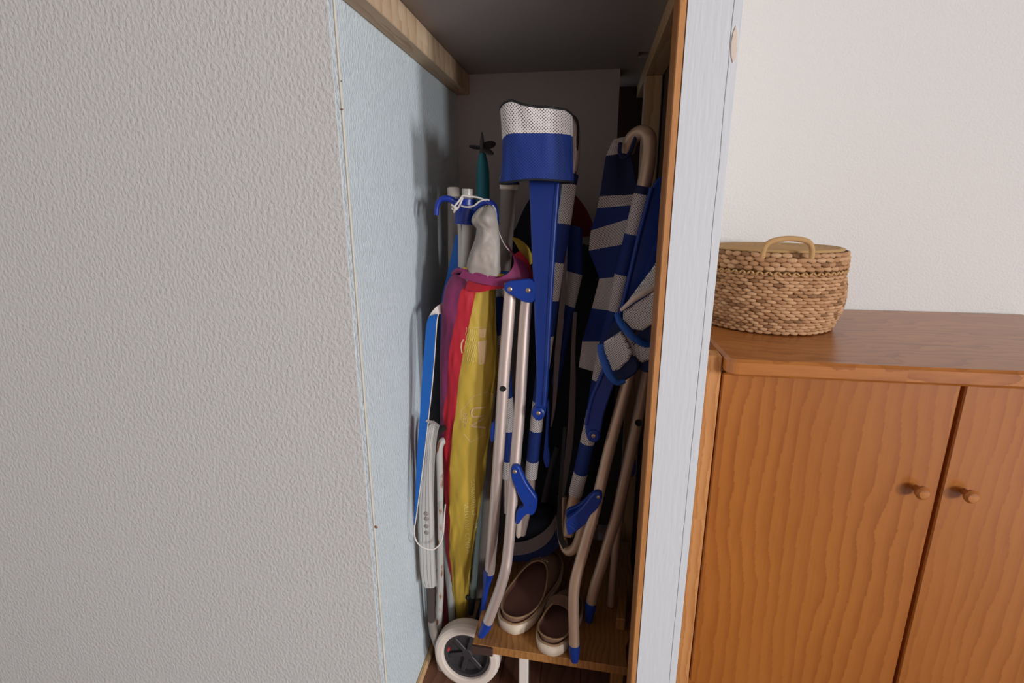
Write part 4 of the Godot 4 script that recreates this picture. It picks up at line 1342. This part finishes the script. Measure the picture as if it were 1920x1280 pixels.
	cloth_plate(mb, W, [Vector2(1157, 590), Vector2(1200, 532), Vector2(1226, 498), Vector2(1252, 455), Vector2(1258, 500), Vector2(1254, 536), Vector2(1240, 530), Vector2(1200, 556)], [0.985, 0.965])
	cloth_plate(mb, W, [Vector2(1158, 591), Vector2(1195, 566), Vector2(1240, 538), Vector2(1256, 540), Vector2(1250, 575), Vector2(1232, 602), Vector2(1194, 626)], [0.962, 0.945])
	cloth_plate(mb, M.navy, [Vector2(1190, 622), Vector2(1234, 594), Vector2(1248, 585), Vector2(1240, 636), Vector2(1226, 648), Vector2(1200, 646)], [0.968, 0.955])
	cloth_plate(mb, M.navy, [Vector2(1140, 622), Vector2(1156, 592), Vector2(1170, 606), Vector2(1172, 622), Vector2(1150, 640), Vector2(1126, 650)], [0.995, 0.985])
	cloth_plate(mb, W, [Vector2(1126, 645), Vector2(1150, 630), Vector2(1164, 620), Vector2(1176, 645), Vector2(1186, 668), Vector2(1150, 702), Vector2(1140, 676)], [0.972, 0.955])
	cloth_plate(mb, W, [Vector2(1160, 620), Vector2(1172, 626), Vector2(1186, 644), Vector2(1205, 650), Vector2(1236, 642), Vector2(1234, 668), Vector2(1194, 684), Vector2(1180, 660)], [0.985, 0.975])
	cloth_plate(mb, M.navy, [Vector2(1146, 698), Vector2(1184, 664), Vector2(1198, 682), Vector2(1194, 700), Vector2(1168, 716), Vector2(1154, 722)], [0.975, 0.962])
	cloth_plate(mb, M.navy, [Vector2(1190, 682), Vector2(1212, 668), Vector2(1236, 662), Vector2(1234, 690), Vector2(1206, 702)], [0.99, 0.98])
	var pil := part("head_pillow", mb, t, "striped head pillow slumped to one side")
	mb = B(M.piping)
	tube(mb, path([Vector3(1156, 588, 0.962), Vector3(1164, 606, 0.952), Vector3(1180, 625, 0.946), Vector3(1193, 636, 0.945), Vector3(1212, 646, 0.95), Vector3(1232, 640, 0.955)]), [0.005, 0.0065, 0.0065, 0.006, 0.004], 12)
	tube(mb, path([Vector3(1126, 645, 0.968), Vector3(1128, 662, 0.965), Vector3(1137, 690, 0.958), Vector3(1146, 707, 0.956), Vector3(1158, 717, 0.957), Vector3(1172, 714, 0.96)]), [0.006, 0.0075, 0.0075, 0.006, 0.004], 12)
	part("piping", mb, pil, "bright blue piping")
	mb = B(M.cream)
	tube(mb, path([Vector3(1164, 582, 0.958), Vector3(1190, 560, 0.953), Vector3(1215, 545, 0.953), Vector3(1246, 528, 0.96)]), [0.003, 0.0055, 0.006, 0.006], 10)
	part("seam", mb, pil, "beige seam ridge")

func shoe(label: String, heel: Vector3, toe: Vector3, wide: float, vamp: float, bead: bool) -> void:
	var t := thing("shoe", label, "shoe", heel)
	var fwd := toe - heel
	var len := fwd.length()
	fwd = fwd.normalized()
	var side := fwd.cross(Vector3.UP).normalized()
	var N := 48
	var outl := func(k: int, inset: float) -> Vector3:     # plan outline: heel round, waist, ball, toe
		var a := TAU * k / N
		var s := 0.5 - 0.5 * cos(a)
		var w := wide * 0.5 * pow(maxf(sin(PI * pow(s, 0.82)), 0.0), 0.42) * (0.92 + 0.16 * s - 0.14 * exp(-pow((s - 0.42) / 0.18, 2.0)))
		w = maxf(w - inset, 0.0)
		return heel + fwd * (lerpf(inset, len - inset, s)) + side * w * (1.0 if a < PI else -1.0)
	var SO := 0.030
	var mb := B(M.sole)
	var prev := []
	for lev in [[0.0, 0.003], [0.003, -0.002], [SO - 0.004, -0.004], [SO, 0.001]]:
		var ring := []
		for k in N:
			ring.append(outl.call(k, lev[1]) + Vector3.UP * lev[0])
		if prev:
			for k in N:
				var j := (k + 1) % N
				mb.quad(prev[k], prev[j], ring[j], ring[k], (ring[k] + ring[j]) * 0.5 - (heel + fwd * len * 0.5), 1)
		prev = ring
	for lev in [0.0, SO]:
		var c: Vector3 = heel + fwd * len * 0.5 + Vector3.UP * lev
		for k in N:
			mb.tri(c, outl.call(k, 0.004 if lev == 0.0 else 0.003) + Vector3.UP * lev, outl.call((k + 1) % N, 0.004 if lev == 0.0 else 0.003) + Vector3.UP * lev, Vector3.UP if lev > 0 else Vector3.DOWN)
	part("sole", mb, t, "off-white rubber sole")
	# upper
	mb = B(M.shoe_up)
	var edge := []
	var rows := []
	var T := 8
	for k in N + 1:
		var a := TAU * k / N
		var s := 0.5 - 0.5 * cos(a)
		var o: Vector3 = outl.call(k % N, 0.003)
		var so := 0.035 + (vamp - 0.035) * s                     # where the opening's edge lies along the foot
		var ih := lerpf(0.014, 0.012, smoothstep(0.0, 0.35, s)) + 0.026 * smoothstep(0.5, 1.0, s)
		var wi := (wide * 0.5 - 0.005) * pow(maxf(sin(PI * pow(s, 0.9)), 0.0), 0.45) * lerpf(1.0, 0.86, s)
		var i := heel + fwd * (0.006 + len * (so - 0.035)) + side * wi * (1.0 if a < PI else -1.0)
		edge.append(i + Vector3.UP * (SO + ih))
		var row := []
		for q in T + 1:
			var u := float(q) / T
			var p := o.lerp(i, u * u * 0.75 + u * 0.25)
			row.append(p + Vector3.UP * (SO - 0.002 + (ih + 0.002) * pow(sin(u * PI * 0.5), 0.8)))
		rows.append(row)
	for k in N:
		for q in T:
			mb.quad(rows[k][q], rows[k + 1][q], rows[k + 1][q + 1], rows[k][q + 1], rows[k][q] - (heel + fwd * len * 0.5) + Vector3.UP * 0.02, 1)
	var up := part("upper", mb, t, "brown upper")
	mb = B(M.insole)
	for k in N:
		var c := heel + fwd * len * 0.45 + Vector3.UP * (SO + 0.004)
		var b0: Vector3 = outl.call(k, 0.006) + Vector3.UP * (SO + 0.004)
		var b1: Vector3 = outl.call((k + 1) % N, 0.006) + Vector3.UP * (SO + 0.004)
		mb.tri(c, b0, b1, Vector3.UP)
		var e0: Vector3 = edge[k] - Vector3.UP * 0.001
		var e1: Vector3 = edge[k + 1] - Vector3.UP * 0.001
		mb.quad(e0, e1, b1, b0, c + Vector3.UP * 0.03 - e0, 1)
	part("lining", mb, t, "dark brown lining and insole")
	mb = B(M.shoe_edge)
	tube(mb, edge, 0.0022, 8)
	part("edging", mb, t, "light brown edge binding")
	mb = B(M.shoe_edge)
	var band := []
	for k in N + 1:
		band.append(outl.call(k % N, -0.0012) + Vector3.UP * (SO + 0.003))
	tube(mb, band, 0.0028, 8)
	part("welt", mb, t, "tan welt above the sole")
	if not bead:
		mb = B(M.shoe_up)
		var e0: Vector3 = edge[N / 2]
		var rr := []
		for q in 4:
			var row := []
			for k in 9:
				var u := k / 4.0 - 1.0
				row.append(e0 + fwd * (-0.012 + q * 0.009) + side * u * (wide * 0.46 - 0.002) + Vector3.UP * (0.004 - 0.022 * u * u + 0.002 * q))
			rr.append(row)
		sheet(mb, rr, 0.003, Vector3.UP)
		part("strap", mb, up, "brown band across the instep")
	if bead:
		mb = B(M.rivet)
		var rng := RandomNumberGenerator.new()
		rng.seed = 5
		for k in 16:
			var e: Vector3 = edge[N / 2] + fwd * rng.randf_range(0.004, 0.018) + side * rng.randf_range(-0.014, 0.014)
			ellipsoid(mb, e + Vector3.UP * (0.002 - (e - edge[N / 2]).dot(fwd) * 0.35), Basis.from_scale(Vector3.ONE * 0.0022), 5, 8)
		part("bead_ornament", mb, up, "small beaded ornament")

func shoes() -> void:
	shoe("brown slip-on shoe with beaded ornament, the left one, lying behind", Vector3(-0.166, STOOL, -1.018), Vector3(-0.068, STOOL + 0.03, -1.248), 0.112, 0.70, true)
	shoe("brown shoe with its off-white heel at the front edge of stool", Vector3(-0.066, STOOL, -0.968), Vector3(-0.012, STOOL, -1.145), 0.09, 0.52, false)

func cabinet() -> void:
	var h := 0.9
	var c := PH(1388, 675, h)
	var t := thing("cabinet", "orange pine cabinet with thick overhanging wooden top carrying the basket", "cabinet", Vector3(c.x, 0, c.z))
	var x0 := c.x - 0.024
	var x1 := c.x + 0.95
	var zf := c.z - 0.042
	var zb := -1.69
	var th := 0.036
	var mb := B(M.orange)
	box(mb, Vector3(x0 + 0.001, 0.0, zb), Vector3(x1 - 0.01, h - th, zf - 0.02), 0.002)
	part("body", mb, t)
	mb = B(M.lipping)
	box(mb, Vector3(c.x - 0.056, 0.0, zf - 0.05), Vector3(c.x - 0.0235, h - 0.004, zf + 0.002), 0.003)
	part("side_post", mb, t)
	# top with rounded front corner
	mb = B(M.worktop)
	var o := []
	for p in [Vector2(x0 - 0.036, zb)]:
		o.append(Vector3(p.x, h, p.y))
	for k in 7:
		var a := PI + PI * 0.5 * k / 6.0
		o.append(Vector3(c.x + 0.012 + 0.022 * cos(a) - 0.012, h, c.z - 0.022 - 0.022 * sin(a)))
	o[0].x = c.x - 0.022
	o.append(Vector3(x1, h, c.z)); o.append(Vector3(x1, h, zb))
	plate_w(mb, o, Vector3.UP, th, 0.006)
	part("top", mb, t, "thick brown wooden top")
	for k in 2:
		mb = B(M.orange)
		var a := x0 + 0.004 + 0.47 * k
		box(mb, Vector3(a, 0.03, zf - 0.02), Vector3(a + 0.462, h - th - 0.006, zf), 0.003)
		var d := part("door", mb, t)
		mb = B(M.worktop)
		var kx := a + (0.42 if k == 0 else 0.042)
		lathe(mb, [Vector2(0.007, 0), Vector2(0.007, 0.010), Vector2(0.014, 0.018), Vector2(0.015, 0.024), Vector2(0.010, 0.029), Vector2(0, 0.030)], Vector3(kx, 0.62, zf), Vector3.BACK, 24, 1)
		part("knob", mb, d)

func basket() -> void:
	var h := 0.9
	var near := PH(1444, 631, h)
	var R := 0.166
	var c := PH(1450, 631, h) + Vector3(0.03, 0, -R)
	c.y = h + 0.001
	var t := thing("lidded_basket", "round woven seagrass basket with lid on the orange cabinet", "basket", c)
	var rng := RandomNumberGenerator.new()
	rng.seed = 11
	var topy := P(1440, 514, -near.z).y - h
	var lidy := P(1440, 476, -near.z).y - h
	var build := func(y0: float, y1: float, rows: int, rad0: float, rad1: float, bulge: float, per: int) -> ArrayMesh:
		var st := SurfaceTool.new()
		st.begin(Mesh.PRIMITIVE_TRIANGLES)
		for i in rows:
			var v := (i + 0.5) / rows
			var y := lerpf(y0, y1, v)
			var r := lerpf(rad0, rad1, v) + bulge * sin(v * PI)
			var rh := (y1 - y0) / rows * 0.62
			for k in per:
				var a := TAU * (k + (0.5 if i % 2 else 0.0) + rng.randf_range(-0.06, 0.06)) / per
				var d := Vector3(cos(a), 0, sin(a))
				var tang := Vector3(-sin(a), 0, cos(a))
				var col := Color8(172, 126, 86).lerp(Color8(206, 164, 122), rng.randf())
				if rng.randf() < 0.14:
					col = Color8(140, 100, 66)
				col = col.srgb_to_linear()
				var len := TAU * r / per * rng.randf_range(0.58, 0.66)
				var ctr := c + d * (r + rng.randf_range(-0.001, 0.0015)) + Vector3.UP * y
				var tilt := rng.randf_range(-0.12, 0.12) + 0.06
				var ex := (tang * cos(tilt) + Vector3.UP * sin(tilt)) * len
				var ey := Vector3.UP * rh
				var ez := d * 0.005
				var rr := []
				for q in 7:
					var u := -1.0 + q / 3.0
					var s := sqrt(maxf(1.0 - u * u, 0.0)) * 0.94 + 0.06
					var ring := []
					for w in 5:
						var b := -PI * 0.5 + PI * w / 4.0
						ring.append([ctr + ex * u + (ey * sin(b) + ez * cos(b)) * s - d * 0.006 * u * u, (ey.normalized() * sin(b) + d * cos(b) + tang * u * 0.5).normalized()])
					rr.append(ring)
				for q in 6:
					for w in 4:
						var qs := [rr[q][w], rr[q + 1][w], rr[q + 1][w + 1], rr[q][w], rr[q + 1][w + 1], rr[q][w + 1]]
						var n: Vector3 = (qs[1][0] - qs[0][0]).cross(qs[2][0] - qs[0][0])
						if n.dot(d) > 0:
							qs = [qs[0], qs[2], qs[1], qs[3], qs[5], qs[4]]
						for z in qs:
							st.set_color(col); st.set_normal(z[1]); st.add_vertex(z[0])
		return st.commit()
	var add := func(called: String, me: ArrayMesh, parent: Node, lab: String) -> MeshInstance3D:
		me.surface_set_material(0, M.straw)
		var mi := MeshInstance3D.new()
		mi.name = called
		mi.mesh = me
		mi.position = Vector3.ZERO if parent != t else -c
		if called == "weave": mi.set_meta("kind", "stuff")
		mi.set_meta("label", lab)
		parent.add_child(mi, true)
		return mi
	var inner := mat(Color8(140, 100, 62), 0.9)
	var mb := B(inner)
	lathe(mb, [Vector2(0, 0.0), Vector2(R - 0.02, 0.0), Vector2(R - 0.006, 0.02), Vector2(R + 0.006, topy * 0.5), Vector2(R - 0.006, topy), Vector2(0, topy)], c, Vector3.UP, 48, 1)
	var body := part("body", mb, t)
	add.call("weave", build.call(0.002, topy, 19, R - 0.012, R - 0.002, 0.014, 48), body, "woven straw strands of the basket wall")
	mb = B(inner)
	lathe(mb, [Vector2(R - 0.004, topy - 0.01), Vector2(R - 0.002, lidy - 0.006), Vector2(R - 0.012, lidy), Vector2(0, lidy + 0.006)], c, Vector3.UP, 48, 1)
	var lid := part("lid", mb, t)
	add.call("weave", build.call(topy + 0.006, lidy, 4, R + 0.002, R - 0.002, 0.003, 46), lid, "woven strands of the lid rim")
	# plaited line below the lid
	var brm := mat(Color8(190, 150, 98), 0.8)
	mb = B(brm)
	for k in 110:
		var a := TAU * k / 110
		var d := Vector3(cos(a), 0, sin(a))
		var tg := Vector3(-sin(a), 0, cos(a))
		ellipsoid(mb, c + d * (R + 0.004) + Vector3.UP * topy, Basis((tg * 0.8 + Vector3.UP * (0.5 if k % 2 else -0.5)) * 0.0075, Vector3.UP * 0.0035, d * 0.004), 4, 6)
	var pl := part("plaited_edge", mb, lid, "plaited yellow straw line")
	pl.set_meta("kind", "stuff")
	# concentric straw rings on the lid top
	mb = B(brm)
	for k in 11:
		var r := 0.010 + k * 0.0142
		var ring := []
		for j in 41:
			ring.append(c + Vector3(cos(TAU * j / 40) * r, lidy + 0.004 * (1.0 - k / 11.0) + 0.003, sin(TAU * j / 40) * r))
		tube(mb, ring, 0.009, 6, 0.5, Vector3.UP, false)
	part("lid_top", mb, lid)
	# side loop on the lid's rim
	mb = B(brm)
	var hb := P(1434, 470, -near.z - 0.02)
	tube(mb, spline([hb + Vector3(-0.004, -0.016, 0.0), hb + Vector3(-0.002, 0.008, 0.004), hb + Vector3(0.012, 0.022, 0.004), hb + Vector3(0.05, 0.028, 0.0), hb + Vector3(0.088, 0.022, 0.0), hb + Vector3(0.10, 0.006, 0.0), hb + Vector3(0.102, -0.016, 0.0)]), 0.0062, 10)
	part("handle", mb, t, "twisted straw loop handle")
